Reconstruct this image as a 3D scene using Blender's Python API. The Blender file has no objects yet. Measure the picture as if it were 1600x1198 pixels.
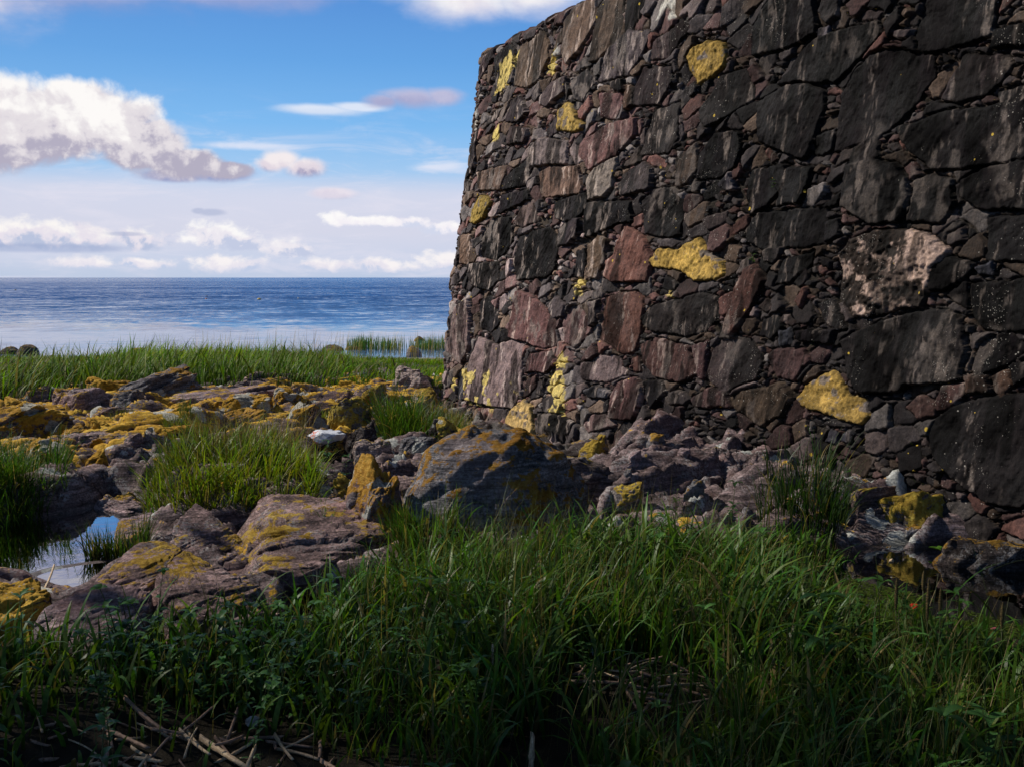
import bpy, math, random
import numpy as np
from mathutils import Vector
random.seed(7); np.random.seed(7)
RNG = np.random.RandomState(11)
S = bpy.context.scene
COL = S.collection
PI = math.pi

# ------------------------------------------------------------------ camera
FPX = 1550.0
EYE = np.array([0.0, 0.0, 1.6])
PITCH = math.atan((599 - 434) / FPX)
cam = bpy.data.cameras.new('camera')
cam.sensor_width = 36.0; cam.lens = 36.0 * FPX / 1600.0
cam.clip_start = 0.05; cam.clip_end = 60000.0
cam_ob = bpy.data.objects.new('camera', cam); COL.objects.link(cam_ob)
cam_ob.location = EYE; cam_ob.rotation_euler = (PI / 2 - PITCH, 0, 0)
S.camera = cam_ob

def ray(px, py):
    f = np.array([0, math.cos(PITCH), -math.sin(PITCH)]); u = np.array([0, math.sin(PITCH), math.cos(PITCH)])
    d = f * FPX + np.array([1.0, 0, 0]) * (px - 800) + u * (599 - py)
    return d / np.linalg.norm(d)

def gp(px, py, z=0.0):
    d = ray(px, py); t = (z - EYE[2]) / d[2]
    return EYE + d * t

def gpoly(pts, z=0.0):
    return np.array([gp(a, b, z)[:2] for a, b in pts])

# ------------------------------------------------------------------ numpy noise
def hsh(ix, iy, iz, seed):
    n = (ix.astype(np.int64) * 374761393 + iy.astype(np.int64) * 668265263 + iz * 2147483647 + seed * 144269504) & 0xffffffff
    n = n.astype(np.uint64)
    n = ((n ^ (n >> np.uint64(13))) * np.uint64(1274126177)) & np.uint64(0xffffffff)
    n = ((n ^ (n >> np.uint64(15))) * np.uint64(2246822519)) & np.uint64(0xffffffff)
    n = n ^ (n >> np.uint64(16))
    return n.astype(np.float64) / 4294967296.0

def n2(x, y, seed=0):
    x = np.asarray(x, float); y = np.asarray(y, float)
    xi = np.floor(x); yi = np.floor(y); fx = x - xi; fy = y - yi
    fx = fx * fx * fx * (fx * (fx * 6 - 15) + 10); fy = fy * fy * fy * (fy * (fy * 6 - 15) + 10)
    xi = xi.astype(np.int64); yi = yi.astype(np.int64)
    a = hsh(xi, yi, 0, seed); b = hsh(xi + 1, yi, 0, seed); c = hsh(xi, yi + 1, 0, seed); d = hsh(xi + 1, yi + 1, 0, seed)
    return (a + (b - a) * fx) * (1 - fy) + (c + (d - c) * fx) * fy

def n3(x, y, z, seed=0):
    zi = np.floor(z); fz = z - zi; fz = fz * fz * (3 - 2 * fz); zi = zi.astype(np.int64)
    xi = np.floor(x); yi = np.floor(y); fx = x - xi; fy = y - yi
    fx = fx * fx * (3 - 2 * fx); fy = fy * fy * (3 - 2 * fy)
    xi = xi.astype(np.int64); yi = yi.astype(np.int64)
    def lay(k):
        a = hsh(xi, yi, k, seed); b = hsh(xi + 1, yi, k, seed); c = hsh(xi, yi + 1, k, seed); d = hsh(xi + 1, yi + 1, k, seed)
        return (a + (b - a) * fx) * (1 - fy) + (c + (d - c) * fx) * fy
    return lay(zi) * (1 - fz) + lay(zi + 1) * fz

def fbm2(x, y, o=4, seed=0, g=0.5):
    s = 0; a = 1; t = 0
    for i in range(o):
        s = s + a * n2(x * 2 ** i + 17.3 * i, y * 2 ** i - 9.1 * i, seed + i); t += a; a *= g
    return s / t

def fbm3(x, y, z, o=4, seed=0, g=0.5):
    s = 0; a = 1; t = 0
    for i in range(o):
        s = s + a * n3(x * 2 ** i + 17.3 * i, y * 2 ** i - 9.1 * i, z * 2 ** i + 3.7 * i, seed + i); t += a; a *= g
    return s / t

def sstep(a, b, x):
    t = np.clip((x - a) / (b - a), 0, 1); return t * t * (3 - 2 * t)

def sdpoly(x, y, P):                      # signed distance to a polygon, positive inside
    P = np.asarray(P, float); n = len(P)
    d = np.full(np.shape(x), 1e18); ins = np.zeros(np.shape(x), bool)
    for i in range(n):
        ax, ay = P[i]; bx, by = P[(i + 1) % n]
        ex, ey = bx - ax, by - ay; wx, wy = x - ax, y - ay
        t = np.clip((wx * ex + wy * ey) / (ex * ex + ey * ey + 1e-12), 0, 1)
        d = np.minimum(d, (wx - ex * t) ** 2 + (wy - ey * t) ** 2)
        c = ((ay <= y) & (by > y)) | ((by <= y) & (ay > y))
        with np.errstate(divide='ignore', invalid='ignore'):
            xc = ax + (y - ay) * ex / (ey if abs(ey) > 1e-12 else 1e-12)
        ins ^= (c & (x < xc))
    d = np.sqrt(d)
    return np.where(ins, d, -d)

# ------------------------------------------------------------------ mesh helpers
def mesh_np(name, V, F, mat, attrs=None, smooth=True):
    """V (n,3); F (m,k) quads or triangles, or a list of such arrays; attrs {name: (n,3|1) per-vertex}"""
    Fs = F if isinstance(F, list) else [F]
    me = bpy.data.meshes.new(name)
    V = np.ascontiguousarray(V, np.float32)
    me.vertices.add(len(V)); me.vertices.foreach_set('co', V.ravel())
    idx = np.concatenate([f.ravel() for f in Fs]).astype(np.int32)
    tot = np.concatenate([np.full(len(f), f.shape[1], np.int32) for f in Fs])
    st = np.concatenate([[0], np.cumsum(tot)[:-1]]).astype(np.int32)
    me.loops.add(len(idx)); me.loops.foreach_set('vertex_index', idx)
    me.polygons.add(len(tot)); me.polygons.foreach_set('loop_start', st)
    me.polygons.foreach_set('loop_total', tot)
    me.polygons.foreach_set('use_smooth', np.full(len(tot), smooth, bool))
    for k, a in (attrs or {}).items():
        a = np.asarray(a, np.float32)
        if a.ndim == 1:
            at = me.attributes.new(k, 'FLOAT', 'POINT'); at.data.foreach_set('value', a)
        else:
            at = me.attributes.new(k, 'FLOAT_VECTOR', 'POINT'); at.data.foreach_set('vector', a.ravel())
    me.update(calc_edges=True)
    if mat: me.materials.append(mat)
    return me

def link(name, data, parent=None, loc=None, rz=None):
    o = bpy.data.objects.new(name, data); COL.objects.link(o)
    if parent is not None: o.parent = parent
    if loc is not None: o.location = tuple(float(c) for c in loc)
    if rz is not None: o.rotation_euler = (0, 0, rz)
    return o

def tag(o, label, cat, group=None):
    o['label'] = label; o['category'] = cat
    if group: o['group'] = group
    return o

def thing(name, label, cat, loc=(0, 0, 0), rz=0, group=None):
    return tag(link(name, None, None, loc, rz), label, cat, group)

def grid_faces(nr, nc):
    i = np.arange(nr - 1)[:, None] * nc + np.arange(nc - 1)[None, :]
    return np.stack([i, i + 1, i + 1 + nc, i + nc], -1).reshape(-1, 4)

def tube_np(pts, rad, n=8, cap=True):
    """tapered tube along a polyline: returns V, [quads]"""
    pts = np.asarray(pts, float); m = len(pts)
    rad = np.asarray(rad, float) * np.ones(m)
    T = np.gradient(pts, axis=0); T /= np.linalg.norm(T, axis=1)[:, None] + 1e-9
    ref = np.array([0.31, 0.17, 0.93]) if abs(T[0][2]) < 0.8 else np.array([1.0, 0.1, 0])
    A = np.cross(T, ref); A /= np.linalg.norm(A, axis=1)[:, None] + 1e-9
    B = np.cross(T, A)
    th = np.arange(n) * 2 * PI / n
    V = pts[:, None, :] + rad[:, None, None] * (A[:, None, :] * np.cos(th)[None, :, None] + B[:, None, :] * np.sin(th)[None, :, None])
    i = np.arange(m - 1)[:, None] * n; j = np.arange(n)[None, :]; k = (j + 1) % n
    F = np.stack([i + j, i + k, i + n + k, i + n + j], -1).reshape(-1, 4)
    V = V.reshape(-1, 3)
    if cap:
        c0 = len(V); V = np.vstack([V, pts[:1], pts[-1:]])
        jj = np.arange(n); kk = (jj + 1) % n
        T1 = np.stack([np.full(n, c0), kk, jj], -1); T2 = np.stack([np.full(n, c0 + 1), (m - 1) * n + jj, (m - 1) * n + kk], -1)
        return V, [F, np.vstack([T1, T2])]
    return V, [F]

def join_np(parts):
    Vs = []; q = []; t = []; o = 0
    for V, F in parts:
        for f in (F if isinstance(F, list) else [F]):
            (q if f.shape[1] == 4 else t).append(f + o)
        Vs.append(V); o += len(V)
    out = []
    if q: out.append(np.vstack(q))
    if t: out.append(np.vstack(t))
    return np.vstack(Vs), out

# ------------------------------------------------------------------ node helpers
class NT:
    def __init__(s, name, world=False):
        if world:
            s.id = bpy.data.worlds.new(name)
        else:
            s.id = bpy.data.materials.new(name)
        s.id.use_nodes = True
        s.t = s.id.node_tree; s.t.nodes.clear()
    def n(s, typ, **kw):
        nd = s.t.nodes.new(typ)
        for k, v in kw.items(): setattr(nd, k, v)
        return nd
    def put(s, sock, v):
        if v is None: return
        if hasattr(v, 'links') or isinstance(v, bpy.types.NodeSocket): s.t.links.new(v, sock)
        else:
            if sock.type == 'RGBA' and len(v) == 3: v = (*v, 1)
            sock.default_value = v
    def m(s, op, a, b=None, c=None, clamp=False):
        nd = s.n('ShaderNodeMath', operation=op, use_clamp=clamp)
        for i, v in enumerate((a, b, c)): s.put(nd.inputs[i], v)
        return nd.outputs[0]
    def vm(s, op, a, b=None):
        nd = s.n('ShaderNodeVectorMath', operation=op)
        s.put(nd.inputs[0], a); s.put(nd.inputs[1], b)
        return nd.outputs[1] if op in ('DOT_PRODUCT', 'LENGTH', 'DISTANCE') else nd.outputs[0]
    def mix(s, f, a, b, mode='MIX'):
        nd = s.n('ShaderNodeMix', data_type='RGBA', blend_type=mode)
        s.put(nd.inputs[0], f); s.put(nd.inputs[6], a); s.put(nd.inputs[7], b)
        return nd.outputs[2]
    def ss(s, lo, hi, v):
        nd = s.n('ShaderNodeMapRange', interpolation_type='SMOOTHSTEP')
        s.put(nd.inputs[0], v); s.put(nd.inputs[1], lo); s.put(nd.inputs[2], hi)
        return nd.outputs[0]
    def mr(s, v, a, b, c, d):
        nd = s.n('ShaderNodeMapRange')
        for i, q in enumerate((v, a, b, c, d)): s.put(nd.inputs[i], q)
        return nd.outputs[0]
    def noise(s, vec, scale, detail=4, rough=0.55, dist=0.0, color=False, dim='3D'):
        nd = s.n('ShaderNodeTexNoise', noise_dimensions=dim)
        s.put(nd.inputs['Vector'], vec); nd.inputs['Scale'].default_value = scale
        nd.inputs['Detail'].default_value = detail; nd.inputs['Roughness'].default_value = rough
        nd.inputs['Distortion'].default_value = dist
        return nd.outputs['Color'] if color else nd.outputs['Fac']
    def voro(s, vec, scale, feature='F1', out='Distance', rnd=1.0):
        nd = s.n('ShaderNodeTexVoronoi', feature=feature)
        s.put(nd.inputs['Vector'], vec); nd.inputs['Scale'].default_value = scale
        nd.inputs['Randomness'].default_value = rnd
        return nd.outputs[out]
    def mapping(s, vec, loc=(0, 0, 0), rot=(0, 0, 0), sc=(1, 1, 1)):
        nd = s.n('ShaderNodeMapping'); s.put(nd.inputs[0], vec)
        nd.inputs[1].default_value = loc; nd.inputs[2].default_value = rot; nd.inputs[3].default_value = sc
        return nd.outputs[0]
    def ramp(s, f, stops, interp='LINEAR'):
        nd = s.n('ShaderNodeValToRGB'); cr = nd.color_ramp; cr.interpolation = interp
        while len(cr.elements) < len(stops): cr.elements.new(0.5)
        for e, (p, c) in zip(cr.elements, stops):
            e.position = p; e.color = (*c, 1) if len(c) == 3 else c
        s.put(nd.inputs[0], f); return nd.outputs[0]
    def attr(s, name, out='Vector'):
        nd = s.n('ShaderNodeAttribute', attribute_name=name); return nd.outputs[out]
    def bump(s, h, strength, dist, normal=None):
        nd = s.n('ShaderNodeBump'); nd.inputs['Strength'].default_value = strength
        nd.inputs['Distance'].default_value = dist; s.put(nd.inputs['Height'], h); s.put(nd.inputs['Normal'], normal)
        return nd.outputs[0]
    def pos(s): return s.n('ShaderNodeNewGeometry').outputs['Position']
    def nrm(s): return s.n('ShaderNodeNewGeometry').outputs['Normal']
    def sep(s, v):
        nd = s.n('ShaderNodeSeparateXYZ'); s.put(nd.inputs[0], v); return nd.outputs
    def principled(s, col, rough=0.8, spec=0.3, normal=None, **kw):
        nd = s.n('ShaderNodeBsdfPrincipled')
        s.put(nd.inputs['Base Color'], col); s.put(nd.inputs['Roughness'], rough)
        s.put(nd.inputs['Specular IOR Level'], spec); s.put(nd.inputs['Normal'], normal)
        for k, v in kw.items(): s.put(nd.inputs[k], v)
        return nd.outputs[0]
    def out(s, sh):
        nd = s.n('ShaderNodeOutputMaterial'); s.t.links.new(sh, nd.inputs[0]); return s.id

def srgb(r, g, b):
    f = lambda c: c / 12.92 if c <= 0.04045 else ((c + 0.055) / 1.055) ** 2.4
    return (f(r / 255), f(g / 255), f(b / 255))

# ------------------------------------------------------------------ render settings
S.render.engine = 'CYCLES'
S.cycles.use_denoising = True
try:
    S.cycles.denoiser = 'OPENIMAGEDENOISE'; S.cycles.denoising_input_passes = 'RGB_ALBEDO_NORMAL'
except Exception: pass
S.cycles.use_adaptive_sampling = True; S.cycles.adaptive_threshold = 0.015
S.cycles.max_bounces = 5; S.cycles.diffuse_bounces = 2; S.cycles.glossy_bounces = 3; S.cycles.transmission_bounces = 4
S.cycles.caustics_reflective = False; S.cycles.caustics_refractive = False
S.cycles.sample_clamp_indirect = 4.0
S.view_settings.view_transform = 'Standard'; S.view_settings.look = 'None'
S.view_settings.exposure = 0; S.view_settings.gamma = 1
# ------------------------------------------------------------------ light
SUN_EL = math.radians(40); SUN_AZ = math.radians(-75)         # azimuth from +Y towards +X: the sun stands to the left
SUNV = np.array([math.sin(SUN_AZ) * math.cos(SUN_EL), math.cos(SUN_AZ) * math.cos(SUN_EL), math.sin(SUN_EL)])
sun = bpy.data.lights.new('sun', 'SUN'); sun.energy = 5.0; sun.angle = math.radians(0.6); sun.color = (1.0, 0.93, 0.82)
sun_ob = link('sun', sun); sun_ob.rotation_euler = Vector(tuple(SUNV)).to_track_quat('Z', 'Y').to_euler()

def make_world():
    W = NT('World', True); S.world = W.id
    gen = W.n('ShaderNodeTexCoord').outputs['Generated']
    x, y, z = W.sep(W.vm('NORMALIZE', gen))
    az = W.m('ARCTAN2', x, y); el = W.m('ARCSINE', z)
    comb = W.n('ShaderNodeCombineXYZ'); W.put(comb.inputs[0], az); W.put(comb.inputs[1], el)
    P = comb.outputs[0]
    sky = W.n('ShaderNodeTexSky', sky_type='NISHITA'); sky.sun_disc = False
    sky.sun_elevation = SUN_EL; sky.sun_rotation = SUN_AZ; sky.altitude = 0; sky.air_density = 1.0; sky.dust_density = 0.6; sky.ozone_density = 2.0
    K = 10.0
    def k(r, g, b): return tuple(c * K for c in srgb(r, g, b))
    eld = W.m('MULTIPLY', el, 180 / PI)
    def e(py): return math.degrees(math.asin(ray(400, py)[2]))
    top = 90.0
    stops = [(-2, (120, 165, 215)), (e(432), (148, 188, 226)), (e(405), (178, 203, 236)), (e(360), (206, 212, 235)), (e(300), (205, 215, 240)),
             (e(262), (160, 202, 245)), (e(190), (122, 186, 244)), (e(90), (96, 164, 232)), (e(0), (84, 148, 222)), (24, (84, 142, 214)), (38, (82, 98, 126)), (70, (66, 77, 98))]
    f = W.mr(eld, -2, 70, 0, 1)
    grad = W.ramp(f, [((a + 2) / 72, k(*c)) for a, c in stops])
    # slow brightness drift so that the left is a little deeper than the right
    tilt = W.mr(az, -0.6, 0.1, 0.94, 1.07)
    grad = W.mix(1.0, grad, W.mix(tilt, (0, 0, 0), (1, 1, 1)), 'MULTIPLY')
    col = W.mix(0.88, sky.outputs[0], grad)
    # --- noise fields in direction space
    warp = W.noise(P, 9, 4, 0.6, color=True)
    wv = W.vm('SCALE', W.vm('SUBTRACT', warp, (0.5, 0.5, 0.5)), None); wv.node.inputs['Scale'].default_value = 0.035
    Pw = W.vm('ADD', P, wv)
    puff = W.noise(Pw, 26, 6, 0.58)
    Pl = W.vm('ADD', Pw, (0.006, 0.009, 0))
    puff_l = W.noise(Pl, 26, 6, 0.58)
    relief = W.m('SUBTRACT', puff, puff_l)
    puff2 = W.noise(W.mapping(Pw, sc=(1, 1.5, 1)), 52, 5, 0.6)
    soft = W.noise(W.mapping(P, sc=(1, 2.2, 1)), 11, 5, 0.58)
    wisp = W.noise(W.mapping(P, rot=(0, 0, 0.12), sc=(1, 5.0, 1)), 10, 7, 0.65, 0.6)
    def a_(px, py): d = ray(px, py); return math.atan2(d[0], d[1])
    def e_(px, py): return math.asin(ray(px, py)[2])
    def blob(px, py, rx, ry):
        cx, cy = a_(px, py), e_(px, py); rx /= FPX; ry /= FPX
        dx = W.m('MULTIPLY', W.m('SUBTRACT', az, cx), 1 / rx); dy = W.m('MULTIPLY', W.m('SUBTRACT', el, cy), 1 / ry)
        d = W.m('SQRT', W.m('ADD', W.m('MULTIPLY', dx, dx), W.m('MULTIPLY', dy, dy)))
        return W.m('SUBTRACT', 1.0, d)
    def union(bs):
        r = blob(*bs[0])
        for b in bs[1:]: r = W.m('MAXIMUM', r, blob(*b))
        return r
    def cloud(col, bs, noise, amp, lo, hi, ytop, ybase, ctop, cmid, cbase, rel=5.0, alpha=1.0):
        u = union(bs)
        dn = W.m('ADD', u, W.m('MULTIPLY', W.m('SUBTRACT', noise, 0.5), amp))
        mk = W.ss(lo, hi, dn)
        if alpha < 1: mk = W.m('MULTIPLY', mk, alpha)
        h = W.mr(el, e_(400, ybase), e_(400, ytop), 0, 1)
        h = W.m('ADD', h, W.m('MULTIPLY', W.m('SUBTRACT', soft, 0.5), 0.75))
        h = W.m('ADD', h, W.m('MULTIPLY', relief, rel), clamp=True)
        c = W.ramp(h, [(0.0, k(*cbase)), (0.36, k(*cmid)), (0.85, k(*ctop))], 'EASE')
        return W.mix(mk, col, c)
    # thin veil and streaks
    veil = W.m('MULTIPLY', W.ss(0.45, 0.72, wisp), W.ss(e_(400, 120), e_(400, 300), el))
    col = W.mix(W.m('MULTIPLY', veil, 0.55), col, k(232, 230, 242))
    # clouds over the frame: haze lilac at the top, white mass at top right
    col = cloud(col, [(40, -40, 330, 60), (330, -20, 240, 40)], soft, 1.2, 0.0, 0.8, -80, 30, (190, 195, 225), (165, 170, 210), (150, 160, 205), 1, 0.75)
    col = cloud(col, [(60, -120, 360, 105), (-200, -60, 260, 110)], soft, 0.9, 0.0, 0.7, -200, -20, (244, 240, 242), (232, 228, 236), (205, 205, 228), 1.5)
    col = cloud(col, [(725, -12, 125, 60), (650, -34, 140, 44), (830, -30, 140, 70)], soft, 0.9, 0.0, 0.85, -60, 60, (250, 246, 246), (240, 233, 238), (215, 215, 235), 1.5)
    col = cloud(col, [(500, 172, 85, 11), (560, 168, 60, 9)], soft, 1.0, 0.0, 0.7, 160, 182, (236, 240, 250), (225, 232, 246), (205, 218, 242), 0, 0.8)
    col = cloud(col, [(645, 153, 75, 20), (600, 158, 40, 14), (690, 150, 45, 18)], soft, 1.1, 0.0, 0.7, 128, 178, (196, 192, 218), (172, 170, 204), (160, 168, 208), 1, 0.9)
    col = cloud(col, [(690, 262, 70, 12), (380, 228, 110, 9)], wisp, 1.3, 0.0, 0.9, 240, 290, (235, 236, 248), (230, 230, 244), (212, 218, 240), 0, 0.7)
    col = cloud(col, [(523, 302, 46, 12)], soft, 0.8, 0.0, 0.55, 290, 314, (238, 228, 236), (222, 212, 226), (188, 186, 210), 2, 0.95)
    hz = W.m('MULTIPLY', W.ss(e_(400, 262), e_(400, 320), el), W.m('ADD', .55, W.m('MULTIPLY', soft, .5)))
    col = W.mix(W.m('MULTIPLY', hz, .6), col, k(222, 220, 236))
    # distant cumulus rows above the horizon
    col = cloud(col, [(-60, 365, 140, 30), (60, 366, 90, 26), (140, 372, 60, 20), (215, 374, 50, 20)], puff2, 1.7, 0.0, 0.6, 338, 392, (250, 246, 244), (232, 226, 236), (186, 196, 222), 3)
    col = cloud(col, [(340, 368, 60, 26), (375, 378, 40, 18), (450, 388, 50, 20)], puff2, 1.7, 0.02, 0.55, 345, 396, (250, 248, 248), (236, 232, 240), (196, 204, 228), 3)
    col = cloud(col, [(520, 342, 26, 14), (580, 346, 60, 10), (640, 348, 40, 10), (700, 356, 50, 14)], puff2, 1.7, 0.0, 0.5, 332, 362, (252, 250, 250), (244, 240, 246), (210, 216, 236), 3)
    col = cloud(col, [(350, 412, 70, 16), (130, 410, 60, 11), (230, 412, 60, 10), (510, 414, 50, 13), (600, 414, 80, 14), (690, 404, 50, 16), (-80, 410, 80, 14)], puff2, 2.0, 0.0, 0.7, 396, 428, (248, 243, 244), (232, 228, 238), (192, 204, 230), 3)
    col = cloud(col, [(60, 388, 190, 9), (200, 366, 40, 5), (330, 332, 26, 7), (310, 330, 14, 6)], soft, 1.2, 0.1, 0.7, 370, 396, (160, 172, 206), (150, 166, 204), (150, 168, 208), 0, 0.5)
    # the big cumulus at left and its small neighbours
    col = cloud(col, [(340, 268, 66, 20), (270, 275, 60, 14)], soft, 1.2, 0.05, 0.5, 240, 290, (205, 200, 218), (170, 170, 200), (150, 158, 198), 3, 0.95)
    col = cloud(col, [(60, 190, 130, 66), (150, 186, 96, 58), (120, 165, 84, 44), (222, 226, 76, 44), (5, 214, 120, 52), (290, 256, 70, 26), (350, 266, 50, 15), (-90, 200, 150, 70)],
                puff, 0.95, 0.0, 0.33, 120, 276, (253, 250, 248), (228, 222, 227), (180, 175, 194), 2.2)
    col = cloud(col, [(440, 250, 40, 20), (476, 262, 42, 20), (425, 256, 30, 16)], puff, 0.85, 0.0, 0.6, 234, 280, (244, 236, 238), (226, 216, 226), (166, 162, 192), 2)
    # unseen sky behind the viewer, dimming added to weaken the fill light
    col = W.mix(W.ss(0.25, -0.45, y), col, W.mix(1.0, col, (.85, .85, .86), 'MULTIPLY'))
    bg = W.n('ShaderNodeBackground'); W.put(bg.inputs[0], col); bg.inputs[1].default_value = 0.1
    o = W.n('ShaderNodeOutputWorld'); W.t.links.new(bg.outputs[0], o.inputs[0])
    W.id.cycles.sampling_method = 'MANUAL'; W.id.cycles.sample_map_resolution = 512
make_world()
# ------------------------------------------------------------------ the battered rubble wall
BAT = 0.122; HT = 4.60
A0 = gp(703, 617, 0.0); B0 = gp(1600, 838, 0.0)
ZB = 0.0
U = (B0 - A0)[:2]; U /= np.linalg.norm(U)
NO = np.array([-U[1], U[0]]);
if NO[1] > 0: NO = -NO                                            # outward normal, towards camera and left
RC = 0.95
U3 = np.array([U[0], U[1], 0]); N3 = np.array([NO[0], NO[1], 0])

def wall_base(s):
    """base point and outward normal at arc length s (0 = start of the straight face, negative = round the corner)"""
    s = np.asarray(s, float)
    C = A0[:2] - NO * RC
    smin = -RC * math.radians(88)
    th = np.clip(-s, 0, -smin) / RC
    nx = NO[0] * np.cos(th) - U[0] * np.sin(th); ny = NO[1] * np.cos(th) - U[1] * np.sin(th)
    bx = C[0] + RC * nx; by = C[1] + RC * ny
    pos = np.maximum(s, 0); ext = np.maximum(smin - s, 0)
    a = math.radians(88); tx = -(NO[0] * -math.sin(a) - U[0] * math.cos(a)); ty = -(NO[1] * -math.sin(a) - U[1] * math.cos(a))
    bx = bx + U[0] * pos - tx * ext; by = by + U[1] * pos - ty * ext
    return bx, by, nx, ny

def to_wall(px, py):
    N = N3 + np.array([0, 0, BAT]); d = ray(px, py)
    t = ((A0 - EYE) @ N) / (d @ N); P = EYE + d * t
    return (P - A0)[:2] @ U, P[2] - A0[2]

TILE = {'A': (660, 0), 'B': (660, 340), 'C': (1130, 0), 'D': (1130, 340), 'F': (0, 0)}
PAL = {'D': (.0125, .0110, .0130), 'G': (.078, .066, .068), 'P': (.125, .076, .074), 'B': (.135, .096, .074), 'L': (.235, .210, .205),
       'Q': (.20, .155, .152), 'K': (.37, .270, .075), 'O': (.34, .15, .06), 'Y': (.62, .50, .19), 'R': (.165, .085, .075), 'N': (.31, .232, .195), 'U': (.10, .105, .135), 'W': (.30, .28, .25), 'E': (.030, .026, .028)}
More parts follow.
